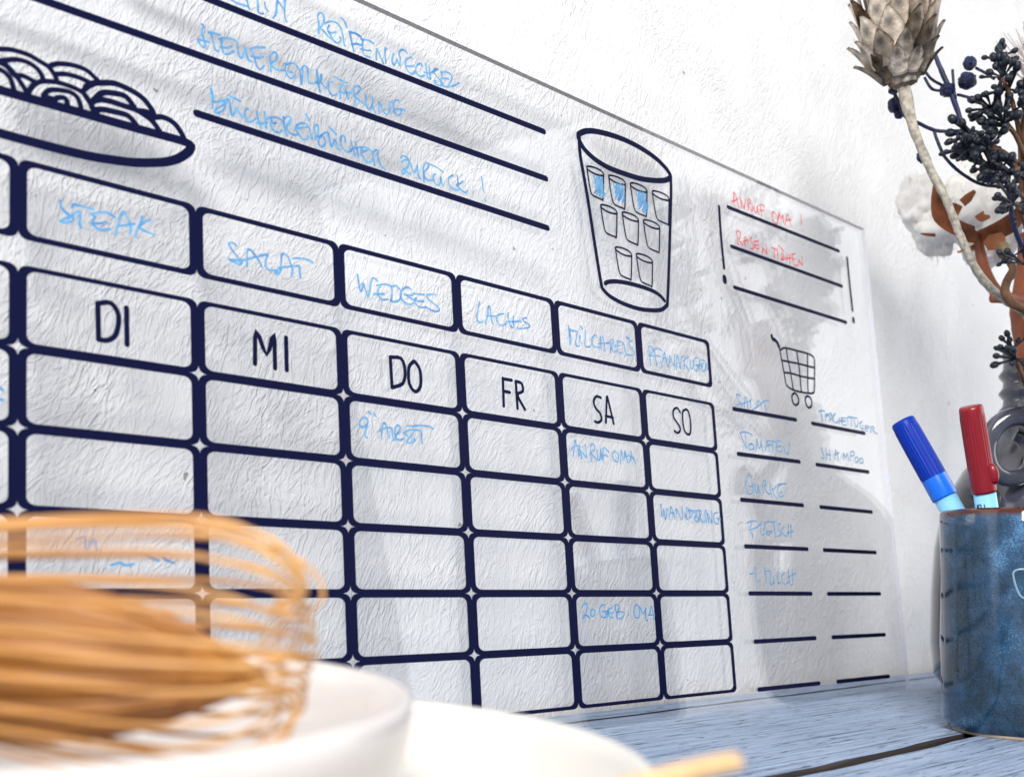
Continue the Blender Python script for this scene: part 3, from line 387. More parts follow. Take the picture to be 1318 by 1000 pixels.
('small water glass','n',1.15,[[3107,2621,3124,2628,3172,2631,3221,2625,3240,2609,3231,2598,3177,2594,3129,2601,3110,2610,3107,2621],[3106,2615,3115,2537,3129,2475,3164,2462,3204,2460,3221,2466,3240,2606],[3115,2606,3153,2596,3193,2594,3235,2600]]),
('small water glass','n',1.15,[[3284,2624,3302,2631,3352,2634,3403,2627,3423,2611,3413,2600,3357,2596,3307,2603,3287,2613,3284,2624],[3284,2618,3292,2538,3306,2474,3343,2462,3385,2459,3403,2465,3422,2608],[3293,2608,3332,2598,3374,2596,3418,2602]]),
('water scribble','b',1.00,[[2967,3001,2978,2980,2996,3009,2971,2955,3021,3016,2973,2932,3038,3015,2970,2901,3040,2998,2982,2893,3042,2974,3002,2892,3040,2950,3022,2889,3049,2923]]),
('water scribble','b',1.00,[[3127,3004,3133,2976,3162,3014,3134,2946,3188,3021,3131,2915,3213,3022,3151,2909,3215,2999,3159,2905,3212,2967,3188,2901,3209,2936]]),
('water scribble','b',1.00,[[3319,3009,3321,2979,3355,3019,3322,2948,3382,3023,3323,2918,3399,3019,3330,2902,3401,2988,3356,2896,3407,2965,3368,2887,3415,2955,3400,2902]]),
('cart handle','n',2.90,[[4576,2366,4583,2347,4606,2345,4633,2330,4649,2306]]),
('shopping cart','n',1.50,[[4652,2295,4660,2247,4673,2174,4686,2095,4695,2056,4746,2035,4835,2029,4948,2033,5012,2044,5028,2067,5046,2159,5061,2251,5063,2288,5023,2311,4889,2313,4748,2311,4698,2304,4661,2285],[4732,2306,4738,2242,4755,2164,4764,2089,4771,2038],[4853,2311,4861,2232,4866,2162,4865,2092,4866,2036],[4981,2310,4972,2237,4962,2159,4952,2092,4948,2039],[4670,2217,4764,2220,4865,2224,4978,2224,5053,2226],[4683,2138,4772,2143,4872,2140,4975,2143,5041,2146]]),
('cart wheel','n',1.70,[[4777,2011,4752,1995,4745,1965,4760,1935,4790,1932,4818,1951,4822,1981,4801,2007,4777,2011]]),
('cart wheel','n',1.70,[[4934,2012,4908,1998,4901,1968,4917,1938,4945,1933,4973,1950,4979,1984,4959,2008,4934,2012]]),
]
NAMES = {'task line': 'task_line', 'shopping line': 'shopping_line', 'reminder line': 'reminder_line'}
for mi, (nm, col, wdt, strokes) in enumerate(MARKS):
    bm = bmesh.new(); hand = col != 'n'; EPS[0] = (.0002 if hand else 0) + (mi % 4) * .00008
    for s in strokes:
        pts = [(s[i]*1e-4, s[i+1]*1e-4) for i in range(0, len(s), 2)]
        ribbon(bm, pts, wdt*1e-3*(1.16 if hand else 1), 3 if len(pts) > 2 else 1, vary=.16 if hand else 0)
    if hand and 'scribble' not in nm: name = 'red_handwriting' if col == 'r' else 'blue_handwriting'
    elif len(nm) == 2: name = 'day_name'
    else: name = nm.replace(' ', '_')
    o = finish_mark(name, bm, {'n': navy, 'b': inkb, 'r': inkr}[col])

# ================================================================== BLUE CUP
def glaze_mat():
    m, nt, b = newmat('reactive_blue_glaze'); L = nt.links.new
    tc = N(nt, 'ShaderNodeTexCoord')
    n1 = N(nt, 'ShaderNodeTexNoise', Scale=55., Detail=5., Roughness=.65); n2 = N(nt, 'ShaderNodeTexNoise', Scale=1300., Detail=3.); n3 = N(nt, 'ShaderNodeTexNoise', Scale=18., Detail=3.)
    for n in (n1, n2, n3): L(tc.outputs['Object'], n.inputs['Vector'])
    ad = N(nt, 'ShaderNodeMath', _operation='MULTIPLY_ADD'); L(n2.outputs['Fac'], ad.inputs[0]); ad.inputs[1].default_value = .62; L(n1.outputs['Fac'], ad.inputs[2])
    ad2 = N(nt, 'ShaderNodeMath', _operation='MULTIPLY_ADD'); L(n3.outputs['Fac'], ad2.inputs[0]); ad2.inputs[1].default_value = .7; L(ad.outputs[0], ad2.inputs[2])
    r = N(nt, 'ShaderNodeValToRGB'); L(ad2.outputs[0], r.inputs[0]); e = r.color_ramp.elements
    e[0].position = .15; e[0].color = (.009, .024, .040, 1); e[1].position = .92; e[1].color = (.10, .24, .43, 1)
    k = r.color_ramp.elements.new(.55); k.color = (.024, .072, .145, 1)
    mr = N(nt, 'ShaderNodeMapRange'); L(ad2.outputs[0], mr.inputs[0]); mr.inputs['From Min'].default_value = .90; mr.inputs['From Max'].default_value = 1.58
    L(mr.outputs[0], r.inputs[0])
    sx = N(nt, 'ShaderNodeSeparateXYZ'); L(tc.outputs['Object'], sx.inputs[0])
    wob = N(nt, 'ShaderNodeMath', _operation='MULTIPLY_ADD'); L(n1.outputs['Fac'], wob.inputs[0]); wob.inputs[1].default_value = .003; L(sx.outputs['Z'], wob.inputs[2])
    m2 = N(nt, 'ShaderNodeMapRange'); L(wob.outputs[0], m2.inputs[0]); m2.inputs['From Min'].default_value = .1122; m2.inputs['From Max'].default_value = .1143
    mx = N(nt, 'ShaderNodeMix', _data_type='RGBA'); L(m2.outputs[0], mx.inputs[0]); L(r.outputs[0], mx.inputs[6]); mx.inputs[7].default_value = (.075, .018, .008, 1)
    L(mx.outputs[2], b.inputs['Base Color']); b.inputs['Roughness'].default_value = .09; b.inputs['Coat Weight'].default_value = .5; b.inputs['Coat Roughness'].default_value = .05
    bp = N(nt, 'ShaderNodeBump', Strength=.8, Distance=.002); L(n3.outputs['Fac'], bp.inputs['Height']); L(bp.outputs[0], b.inputs['Normal'])
    return m
CUP = Vector((.450, -.1325, 0))
cup = tag(empty('ceramic_cup', CUP), 'blue glazed ceramic cup with brown rim holding two markers', 'cup')
def wobf(a, z): return .0005 * math.sin(a*3 + z*60) + .0003 * math.sin(a*7 - z*110)
bm = bmesh.new(); H = .115
lathe(bm, [(0, .004), (.030, .004), (.0320, .0013), (.0338, .0020), (.0358, .0060), (.0365, .02), (.0372, .045), (.0378, .08), (.0379, .105), (.0376, H-.0016), (.0366, H), (.0352, H-.0012), (.0345, .1), (.034, .03), (.03, .012), (0, .011)], 96, wob=wobf)
b = obj('cup_body', bm, glaze_mat(), cup); b.matrix_parent_inverse = Matrix.Identity(4)
bm = bmesh.new(); lathe(bm, [(.026, .004), (.026, 0), (.0322, 0), (.0326, .0016), (.030, .0040)], 96)
b = obj('foot_ring', bm, simple('bare_stoneware', (.42, .34, .26), .8, var=.15), cup); b.matrix_parent_inverse = Matrix.Identity(4)
pale = simple('pale_outline', (.22, .33, .44), .25, coat=.3)
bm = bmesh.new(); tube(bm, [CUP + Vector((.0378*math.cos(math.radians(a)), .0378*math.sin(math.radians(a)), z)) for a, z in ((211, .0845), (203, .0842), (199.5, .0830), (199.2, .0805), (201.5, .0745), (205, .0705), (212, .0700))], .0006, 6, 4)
obj('outline_tube', bm, pale, cup)  # thin pale open outline, a tube laid on the cup wall
# ================================================================== MARKERS
def marker(a, b, label, capcol, collar, r, caplen, total, clip=False, text=False):
    a = Vector(a); b = Vector(b); d = (b-a).normalized()
    q = d.to_track_quat('Z', 'Y'); M = Matrix.Translation(a) @ q.to_matrix().to_4x4()
    rt = tag(empty('marker_pen', a + d*total), label, 'marker', 'markers standing in the blue cup')
    rt.location = a
    bm = bmesh.new()
    def ribs(an, z): return .00016*math.cos(an*26) if .004 < z < caplen*.72 else 0
    prof = [(0, .0002), (r*.80, .0002), (r*.90, .0006), (r*.955, .0018), (r*.96, .004), (r*.965, .006), (r*.985, caplen*.4), (r*.995, caplen*.7), (r, caplen*.74)]
    lathe(bm, prof, 128, M, ribs); cap_ = obj('pen_cap', bm, capcol, rt)
    bm = bmesh.new(); lathe(bm, [(r, caplen*.74+.00005), (r*1.01, caplen*.8), (r*1.02, caplen-.001), (r*1.0, caplen), (r*.9, caplen)], 64, M); obj('cap_collar', bm, collar, cap_)
    bm = bmesh.new(); lathe(bm, [(r*.5, caplen*.8), (r*.90, caplen*.8), (r*.90, total-.004), (r*.7, total), (0, total)], 64, M)
    obj('barrel', bm, simple('light_blue_barrel', (.25, .60, .88), .3, coat=.4), rt)
    if clip:
        bm = bmesh.new(); blob(bm, M @ Vector(clip), .0033, (1, .8, 1.7), 3, rot=q); obj('cap_clip', bm, capcol, cap_)
    if text:
        bm = bmesh.new(); dkb = simple('dark_blue_print', (.01, .03, .15), .4)
        view = (Vector((-.0989, -.3552, .0782)) - b).normalized(); side = d.cross(view).normalized(); front = side.cross(d).normalized()
        if front.dot(view) < 0: front = -front
        def pt(u, v):   # u around, v along
            return a + d*v + (front*math.cos(u) + side*math.sin(u)) * (r*.90 + .00006)
        g = [[(0,0),(0,1)], [(.0,1),(.5,1)], [(0.8,0),(.8,1)], [(.8,0),(1.2,0)], [(.8,.5),(1.15,.5)], [(.8,1),(1.2,1)], [(1.5,1),(1.5,0),(1.85,.1),(1.85,.45),(1.5,.5),(1.9,.7),(1.8,1),(1.5,1)]]
        for s in g:
            tube(bm, [pt((x*.38 + .18)*text, caplen + .0052 + y*.0042) for x, y in s], .00026, 5, 1)
        obj('barrel_print', bm, dkb, rt)
    return rt
capb = simple('blue_cap_plastic', (.0, .028, .34), .4, spec=.2); colb = simple('bright_blue_plastic', (.002, .15, .78), .25, coat=.3)
capr = simple('red_cap_plastic', (.23, .001, .008), .34, coat=.1)
marker((0.4209, -0.0835, 0.1648), (0.4322, -0.1045, 0.1184), 'marker with blue cap leaning to the left in the blue cup', capb, colb, .0067, .0475, .125)
marker((0.4088, -0.1262, 0.1665), (0.4250, -0.1273, 0.1163), 'marker with dark red cap standing upright in the blue cup', capr, capr, .0060, .0450, .13, clip=(-.0055, 0, .036), text=1)

# ================================================================== DARK VASE
def vase_mat():
    m, nt, b = newmat('smoky_grey_glaze'); L = nt.links.new
    tc = N(nt, 'ShaderNodeTexCoord'); n = N(nt, 'ShaderNodeTexNoise', Scale=30., Detail=3., Distortion=.6); L(tc.outputs['Object'], n.inputs['Vector'])
    r = N(nt, 'ShaderNodeValToRGB'); L(n.outputs['Fac'], r.inputs[0]); e = r.color_ramp.elements
    e[0].position = .35; e[0].color = (.010, .012, .021, 1); e[1].position = .7; e[1].color = (.070, .075, .105, 1)
    L(r.outputs[0], b.inputs['Base Color']); b.inputs['Roughness'].default_value = .1; b.inputs['Coat Weight'].default_value = .5; b.inputs['Specular IOR Level'].default_value = .7
    
    return m
VM = vase_mat()
VC = Vector((.6325, -.0675, 0))
vase = tag(empty('vase', VC), 'dark smoky grey bottle vase with ribbed neck and looped handle behind the blue cup', 'vase')
bm = bmesh.new()
prof = [(0, .002), (.046, 0), (.056, .003), (.0625, .012), (.065, .035), (.0645, .07), (.0625, .10), (.058, .125), (.0525, .140), (.044, .155), (.032, .168), (.024, .178), (.0200, .186), (.0182, .193)]
z = .193
for k in range(3):
    prof += [(.0180, z), (.0204, z+.0030), (.0206, z+.0045), (.0182, z+.0075), (.0176, z+.012)]; z += .0125
prof += [(.0174, z+.002), (.0188, z+.006), (.018, z+.008), (.0155, z+.006), (.0145, .19), (.03, .16), (.055, .11), (.058, .03), (0, .01)]
lathe(bm, prof, 96); b = obj('vase_body', bm, VM, vase); b.matrix_parent_inverse = Matrix.Identity(4)
bm = bmesh.new()   # looped handle: a thick ring that swirls into a curl
hp = []
cc = Vector((0.5673, -0.0855, 0.1632)); ex = Vector((.7508, -.6603, 0)); ez = Vector((0, 0, 1)); ey = Vector((.66, .75, 0))
for k in range(22):
    t = k / 21; a = math.radians(25 + 400*t); R_ = .0190 - .0075*max(0, t-.5)/.5
    hp.append(cc + ex*(R_*math.cos(a)) + ez*(R_*1.08*math.sin(a)) + ey*(-.004 + .018*t))
tube(bm, hp, lambda t: .0064 - .0018*t, 16, 4); obj('handle', bm, VM, vase)
bm = bmesh.new(); tube(bm, [(0.6066, -0.0751, 0.1977), (0.6004, -0.0888, 0.1825), (0.5897, -0.0857, 0.1739)], .007, 12); tube(bm, [(0.5691, -0.0656, 0.1328), (0.5866, -0.0672, 0.1235), (0.6088, -0.0731, 0.1193)], .007, 12); obj('handle_root', bm, VM, vase)

# ================================================================== FLOWERS
silver = simple('silvery_dry_scale', (.58, .49, .39), .34, spec=.7, var=.72, scale=95, bump=.0012, bscale=260)
silver_d = simple('dark_dry_scale', (.16, .11, .08), .7, var=.5, scale=120, bump=.0005)
stemc = simple('lichen_grey_stem', (.42, .38, .31), .8, var=.45, scale=350, bump=.0006, bscale=500)
prot = tag(empty('dried_protea', (0.5667, -0.0891, 0.2485)), 'dried silvery brown protea head on a long pale stem rising from the vase', 'dried flower')
bm = bmesh.new()
tube(bm, [(0.4611, -0.0624, 0.3723), (0.4669, -0.0662, 0.3462), (0.4795, -0.0696, 0.3253), (0.4935, -0.0743, 0.3055), (0.5060, -0.0775, 0.2839), (0.5249, -0.0800, 0.2663), (0.5457, -0.0844, 0.2559), (0.5682, -0.0904, 0.2480), (0.5936, -0.0852, 0.2309), (0.6150, -0.0758, 0.1986)], [.0040,.0028,.0024,.0023,.0024,.0025,.0026,.0026,.003,.003], 12, 6, rough=.12)
obj('flower_stem', bm, stemc, prot)
head0 = Vector((0.4615, -0.0626, 0.3705)); head1 = Vector((0.4461, -0.0628, 0.4311)); ax = (head1-head0).normalized()
hq = ax.to_track_quat('Z', 'Y'); HM = Matrix.Translation(head0) @ hq.to_matrix().to_4x4() @ Matrix.Diagonal((.90, .90, .97, 1))
bm = bmesh.new(); lathe(bm, [(0, -.002), (.006, 0), (.012, .006), (.017, .016), (.0185, .028), (.017, .04), (.013, .055), (0, .06)], 24, HM, lambda a, z: .0008*math.sin(a*5+z*200)); obj('seed_head', bm, silver_d, prot)
def scale_mesh(L_, W_, curl, name='flower_scale'):
    bm = bmesh.new(); nu, nv = 5, 8; g = []
    for j in range(nv+1):
        v = j/nv; row = []
        wv = W_*(math.sin(math.pi*(.22 + .78*v)**.85)**.8 if v < .999 else .03) + .0004
        for i in range(nu+1):
            u = (i/nu-.5)*2
            row.append(bm.verts.new((u*wv*.5, -(.0030*(1-u*u)) * (1-v*.4) + curl*v*v*v*-1, v*L_ )))
        g.append(row)
    for j in range(nv):
        for i in range(nu): bm.faces.new((g[j][i], g[j][i+1], g[j+1][i+1], g[j+1][i]))
    bmesh.ops.solidify(bm, geom=bm.faces[:], thickness=.0005)
    me = bpy.data.meshes.new(name); bm.to_mesh(me); bm.free()
    for p in me.polygons: p.use_smooth = True
    return me
rows = [(.002, .006, 9, .016, .011, .35, .004, 0), (.006, .0115, 10, .019, .014, .62, .003, 0), (.012, .0160, 10, .022, .016, .45, .003, 1), (.020, .0180, 10, .024, .018, .30, .003, 0), (.029, .0182, 10, .027, .017, .16, .002, 1), (.036, .0160, 9, .034, .0085, .14, -.001, 1), (.044, .0140, 11, .036, .0065, .05, -.001, 1), (.05, .010, 9, .036, .006, .0, 0, 1), (.05, .006, 6, .036, .005, .0, 0, 1)]
for ri, (z, r, n, L_, W_, out, curl, mt) in enumerate(rows):
    mes = [scale_mesh(L_*f, W_*f, curl) for f in (1, .88, 1.1)]
    for me in mes: me.materials.append(silver if (mt or ri < 2) else silver)
    for k in range(n):
        a = 2*math.pi*(k + .5*(ri % 2) + random.uniform(-.12, .12))/n
        o = bpy.data.objects.new('flower_scale', mes[k % 3]); C.objects.link(o)
        lm = Matrix.Translation((0, 0, z)) @ Matrix.Rotation(a, 4, 'Z') @ Matrix.Translation((0, -r, 0)) @ Matrix.Rotation(out + random.uniform(-.1, .14), 4, 'X') @ Matrix.Rotation(random.uniform(-.15, .15), 4, 'Z')
        o.parent = prot; o.matrix_parent_inverse = Matrix.Identity(4)
        o.matrix_local = Matrix.Translation(-Vector(prot.location)) @ HM @ lm

# dark berries on a branch
berrym = simple('blue_black_berry', (.004, .009, .019), .5, var=.5, scale=200, bump=.0003, bscale=900)
brst = simple('brown_twig', (.12, .055, .025), .7, var=.4, scale=200)
bl_stem = simple('dyed_blue_stem', (.003, .011, .062), .5, var=.5, scale=150)
bl_pod = simple('dyed_blue_pod', (.0022, .008, .058), .5, var=.9, scale=260, bump=.003, bscale=420)
black = tag(empty('black_berry_branch', (0.5555, -0.1016, 0.2955)), 'bunch of small blue black berries clustered on forked twigs above the cotton', 'dried flower')
bm = bmesh.new()
tube(bm, [(0.6169, -0.0776, 0.1987), (0.5880, -0.0874, 0.2399), (0.5646, -0.0957, 0.2842), (0.5497, -0.0979, 0.3245), (0.5358, -0.1002, 0.3491)], [.003, .0026, .0022, .002, .0015], 8, 5, rough=.1)
tips = []
BRP = [((0.5359, -0.1002, 0.3467), (0.5153, -0.0972, 0.3820)), ((0.5434, -0.0994, 0.3321), (0.5071, -0.0878, 0.3396)), ((0.5429, -0.0987, 0.3273), (0.5015, -0.0833, 0.3465)), ((0.5511, -0.0987, 0.3148), (0.5171, -0.0895, 0.3300)), ((0.5359, -0.1002, 0.3467), (0.5471, -0.1118, 0.3827)), ((0.5434, -0.0994, 0.3321), (0.5733, -0.1133, 0.3513)), ((0.5509, -0.0988, 0.3196), (0.5816, -0.1126, 0.3240)), ((0.5359, -0.1002, 0.3467), (0.5231, -0.1098, 0.3659)), ((0.5372, -0.1010, 0.3396), (0.5114, -0.0989, 0.3516)), ((0.5436, -0.0994, 0.3273), (0.5160, -0.1015, 0.3215)), ((0.5436, -0.0994, 0.3273), (0.5871, -0.1199, 0.3733)), ((0.5359, -0.1002, 0.3467), (0.5158, -0.0901, 0.3655))]
for a, b_ in BRP:
    a = Vector(a); b_ = Vector(b_); m_ = (a+b_)/2 + Vector((random.uniform(-.004, .004), random.uniform(-.004, .004), .004))
    tube(bm, [a, m_, b_], [.0016, .0011], 6, 4, rough=.1); tips.append((b_, (b_-a).normalized()))
obj('forked_twig', bm, brst, black)
def berry_mesh(L_, r):
    bm = bmesh.new(); tube(bm, [(0, 0, 0), (.0004, 0, L_*.5), (0, 0, L_)], [.0007, .0006, .0011], 5, 2)
    blob(bm, Vector((0, 0, L_+r*.8)), r, (.88, .88, 1.18), 2, .05)
    me = bpy.data.meshes.new('berry'); bm.to_mesh(me); bm.free(); me.materials.append(berrym)
    for p in me.polygons: p.use_smooth = True
    return me
bmes = [berry_mesh(l, r) for l, r in ((.0085, .0022), (.011, .0020), (.007, .0024), (.013, .0018), (.010, .0025))]
def berry_burst(centre, direction, n, parent, spread=1.0, s=1.0):
    for k in range(n):
        v = Vector((random.gauss(0, 1), random.gauss(0, 1), random.gauss(0, 1))).normalized()*spread + direction
        v.normalize(); o = bpy.data.objects.new('berry', random.choice(bmes)); C.objects.link(o); o.parent = parent; o.matrix_parent_inverse = Matrix.Identity(4)
        o.matrix_local = Matrix.Translation(Vector(centre) - Vector(parent.location)) @ v.to_track_quat('Z', 'Y').to_matrix().to_4x4() @ Matrix.Scale(s*random.uniform(.8, 1.25), 4)
for (p, d) in tips:
    berry_burst(p, d, 13, black, 1.3); berry_burst(p - d*.008 + Vector((random.uniform(-.006, .006), 0, random.uniform(-.006, .006))), d, 9, black, 1.6)
berry_burst((0.5228, -0.1000, 0.3062), Vector((-.3, 0, 0)), 10, black, 1.6, .9)
berry_burst((0.4962, -0.0848, 0.3364), Vector((-.6, 0, -.2)), 10, black, 1.2, .9)
berry_burst((0.5232, -0.0916, 0.3989), Vector((-.1, 0, .6)), 9, black, 1.2, .9)
for (cx, cy, cz) in ((.66, -.085, .40), (.68, -.06, .37), (.69, -.08, .43), (.69, -.08, .34), (.65, -.075, .445), (.70, -.055, .405), (.675, -.09, .31), (.668, -.085, .36), (.71, -.07, .37), (.70, -.075, .33)):
    c_ = Vector((cx, cy, cz))
    for q_ in range(2): berry_burst(c_ + Vector((random.uniform(-.01, .01),)*3), Vector((0, 0, .5)), 11, black, 1.4, 1.25)
    bm = bmesh.new(); tube(bm, [(.634, -.066, .23), (.5*(cx+.634), .5*(cy-.066), .5*(cz+.23)+.01), tuple(c_)], [.002, .0014, .001], 6, 5); obj('forked_twig', bm, brst, black)
low = tag(empty('small_berry_sprig', (0.5700, -0.0839, 0.2198)), 'little sprig of black berries beside the vase neck', 'dried flower')
bm = bmesh.new(); tube(bm, [(0.5907, -0.0814, 0.2053), (0.5709, -0.0845, 0.2148), (0.5620, -0.0838, 0.2236)], .0016, 6, 4); obj('sprig_twig', bm, brst, low)
berry_burst((0.5636, -0.0851, 0.2201), Vector((-.7, 0, .2)), 9, low, .8, .9); berry_burst((0.5619, -0.0839, 0.2261), Vector((-.2, 0, 1)), 6, low, .8, .8)
star = tag(empty('berry_star_sprig', (0.5194, -0.1036, 0.3044)), 'star shaped sprig of dark berries in front of the cotton boll', 'dried flower')
bm = bmesh.new(); tube(bm, [(0.5664, -0.0973, 0.2842), (0.5404, -0.1015, 0.2943), (0.5143, -0.1057, 0.3025)], .0013, 6, 4); obj('sprig_twig', bm, brst, star)
berry_burst((0.5105, -0.1050, 0.3017), Vector((0, -.1, -.2)), 9, star, 1.5, .95)
berry_burst((0.5168, -0.1065, 0.2735), Vector((-.3, -.1, .2)), 6, star, 1.0, .9); berry_burst((0.5184, -0.1076, 0.2666), Vector((-.6, -.1, 0)), 6, star, .9, .9)

blue = tag(empty('blue_pod_branch', (0.5572, -0.0892, 0.2840)), 'thin branch dyed dark blue with crinkled round pods behind the protea', 'dried flower')
bm = bmesh.new()
def ST(pts, r): tube(bm, pts, r, 7, 5, rough=.08)
ST([(0.5124, -0.0562, 0.4119), (0.5166, -0.0592, 0.4002), (0.5224, -0.0635, 0.3841), (0.5274, -0.0671, 0.3670), (0.5278, -0.0729, 0.3429), (0.5376, -0.0878, 0.3363), (0.5401, -0.0896, 0.3267)], [.0012, .0016, .0018, .0014, .0014, .0018, .0020])
ST([(0.5274, -0.0671, 0.3670), (0.5318, -0.0769, 0.3528), (0.5356, -0.0863, 0.3396), (0.5406, -0.0899, 0.3243), (0.5495, -0.0900, 0.3019), (0.5734, -0.0898, 0.2774), (0.5984, -0.0834, 0.2423)], .0016)
ST([(0.5313, -0.0703, 0.3632), (0.5228, -0.0628, 0.3625), (0.5051, -0.0604, 0.3583), (0.4871, -0.0579, 0.3585), (0.4815, -0.0532, 0.3621), (0.4788, -0.0511, 0.3692), (0.4756, -0.0487, 0.3773)], .0011)
ST([(0.5047, -0.0600, 0.3583), (0.5072, -0.0618, 0.3501), (0.5112, -0.0649, 0.3405), (0.5196, -0.0718, 0.3310), (0.5289, -0.0797, 0.3250), (0.5406, -0.0899, 0.3238)], .0010)
ST([(0.4990, -0.0568, 0.3950), (0.5028, -0.0599, 0.3898), (0.5169, -0.0591, 0.3914)], .0009); ST([(0.4991, -0.0567, 0.3911), (0.5030, -0.0598, 0.3840), (0.5193, -0.0610, 0.3875)], .0009)
ST([(0.5328, -0.0736, 0.4026), (0.5323, -0.0796, 0.3972), (0.5319, -0.0855, 0.3909)], .0009); ST([(0.5217, -0.0638, 0.4013), (0.5229, -0.0642, 0.3891), (0.5239, -0.0648, 0.3827)], .0009)
ST([(0.5245, -0.0655, 0.3856), (0.5263, -0.0735, 0.3814), (0.5257, -0.0796, 0.3801)], .0009); ST([(0.5219, -0.0632, 0.3866), (0.5193, -0.0609, 0.3855)], .0012)
obj('blue_stem', bm, bl_stem, blue)
for (p, r, e) in (((0.5297, -0.0710, 0.4055), .0042, 1.0), ((0.5241, -0.0721, 0.3921), .0058, .85), ((0.5196, -0.0613, 0.3885), .0050, .85), ((0.4816, -0.0471, 0.3711), .0050, .9), ((0.4836, -0.0486, 0.3663), .0036, .9), ((0.4802, -0.0463, 0.3802), .0032, .7), ((0.4951, -0.0574, 0.3401), .0036, 1.2), ((0.5258, -0.0839, 0.3307), .0050, 1.3)):
    bm = bmesh.new(); blob(bm, Vector(p), r*1.02, (1, .9, e), 3, .13); obj('blue_pod', bm, bl_pod, blue)

# cotton
cot = tag(empty('cotton_stem', (0.5772, -0.0711, 0.2356)), 'open white cotton boll with brown bracts on a rust coloured stem', 'dried flower')
def cotton_mat():
    m, nt, b = newmat('cotton_fibre'); b.inputs['Base Color'].default_value = (.90, .88, .84, 1); b.inputs['Roughness'].default_value = 1; b.inputs['Sheen Weight'].default_value = .6
    b.inputs['Subsurface Weight'].default_value = .4; b.inputs['Subsurface Radius'].default_value = (.006, .005, .004)
    L = nt.links.new; tc = N(nt, 'ShaderNodeTexCoord'); n = N(nt, 'ShaderNodeTexNoise', Scale=120., Detail=6., Roughness=.7); L(tc.outputs['Object'], n.inputs['Vector'])
    bp = N(nt, 'ShaderNodeBump', Strength=.7, Distance=.002); L(n.outputs['Fac'], bp.inputs['Height']); L(bp.outputs[0], b.inputs['Normal'])
    return m
cm = cotton_mat()
def fluff(c, r, s):
    bm = bmesh.new(); q = bmesh.ops.create_icosphere(bm, subdivisions=4, radius=1)
    from mathutils import noise as nz
    off = Vector((random.random()*9, random.random()*9, 3))
    for v in bm.verts:
        k = 1 + .30*nz.noise(v.co*1.8+off) + .16*nz.noise(v.co*4.5+off) + .07*nz.noise(v.co*12+off)
        v.co = Vector((v.co.x*s[0], v.co.y*s[1], v.co.z*s[2]))*r*k + Vector(c)
    obj('cotton_lock', bm, cm, cot)
fluff((0.5957, -0.0064, 0.3499), 0.0167, (1, .9, 1.25)); fluff((0.6045, -0.0131, 0.3299), 0.0178, (1.15, .9, .9)); fluff((0.6137, -0.0286, 0.3452), .0175, (1.0, .9, 1.35)); fluff((0.6367, -0.0418, 0.3379), 0.0200, (1, .9, 1.3)); fluff((0.6320, -0.0327, 0.3734), .014, (1.2, .9, .9)); fluff((0.6355, -0.0329, 0.3141), .013, (1.5, .9, .6))
# stray fibres
fib = simple('cotton_strand', (.85, .83, .8), 1)
bm = bmesh.new()
for k in range(900):
    c = Vector(random.choice([(0.5957, -0.0064, 0.3499), (0.6045, -0.0131, 0.3299), (0.6137, -0.0286, 0.3452), (0.6320, -0.0327, 0.3734)])); v = Vector((random.gauss(0, 1), random.gauss(0, 1)*.5, random.gauss(0, 1))).normalized()
    p0 = c + v*.013; p1 = p0 + v*.006 + Vector((random.uniform(-.004, .004), 0, random.uniform(-.004, .004))); p2 = p1 + Vector((random.uniform(-.005, .005), 0, random.uniform(-.005, .005)))
    tube(bm, [p0, p1, p2], .00012, 3, 2, False)
o = obj('loose_fibres', bm, fib, cot); o['kind'] = 'stuff'
bract = simple('brown_bract', (.26, .085, .03), .65, var=.5, scale=70, bump=.0008, bscale=200); bract_l = simple('tan_bract_inside', (.50, .22, .10), .7, var=.3, scale=60)
def bractf(path, widths, mat, name='bract'):
    bm = bmesh.new(); P_ = catmull([Vector(p) for p in path], 5); n = len(P_)
    vd = Vector((.66, .75, 0)); L0, L1 = [], []
    for i, p in enumerate(P_):
        t = i/(n-1); f = t*(len(widths)-1); j = min(int(f), len(widths)-2); w = widths[j]+(widths[j+1]-widths[j])*(f-j)
        tg = (P_[min(i+1, n-1)]-P_[max(i-1, 0)]).normalized(); s = tg.cross(vd).normalized()
        L0.append([bm.verts.new(p + s*w*u + vd*(-.25*w*(1-u*u))) for u in (-1, -.5, 0, .5, 1)])
    for a, b_ in zip(L0, L0[1:]):
        for k in range(4): bm.faces.new((a[k], a[k+1], b_[k+1], b_[k]))
    bmesh.ops.solidify(bm, geom=bm.faces[:], thickness=.0007)
    obj(name, bm, mat, cot)
bractf([(0.5607, -0.0601, 0.3069), (0.5473, -0.0550, 0.3085), (0.5370, -0.0490, 0.3152), (0.5347, -0.0476, 0.3268), (0.5347, -0.0454, 0.3372)], [.0045, .0055, .0055, .004, .0004], bract)
bractf([(0.5464, -0.0574, 0.3185), (0.5433, -0.0548, 0.3204), (0.5394, -0.0515, 0.3234), (0.5352, -0.0483, 0.3324)], [.0035, .0035, .0022, .0006], bract_l)
bractf([(0.5470, -0.0582, 0.3235), (0.5499, -0.0609, 0.3272), (0.5531, -0.0640, 0.3318)], [.0028, .003, .0012], bract_l); bractf([(0.5536, -0.0663, 0.3164), (0.5552, -0.0676, 0.3139), (0.5590, -0.0710, 0.3145)], [.0035, .003, .001], bract_l)
bractf([(0.5589, -0.0650, 0.3022), (0.5649, -0.0704, 0.3054), (0.5731, -0.0779, 0.3116), (0.5803, -0.0847, 0.3220)], [.005, .0055, .006, .004], bract)
bractf([(0.5574, -0.0686, 0.2948), (0.5591, -0.0729, 0.2973), (0.5663, -0.0767, 0.3021)], [.003, .0055, .003], bract_l)
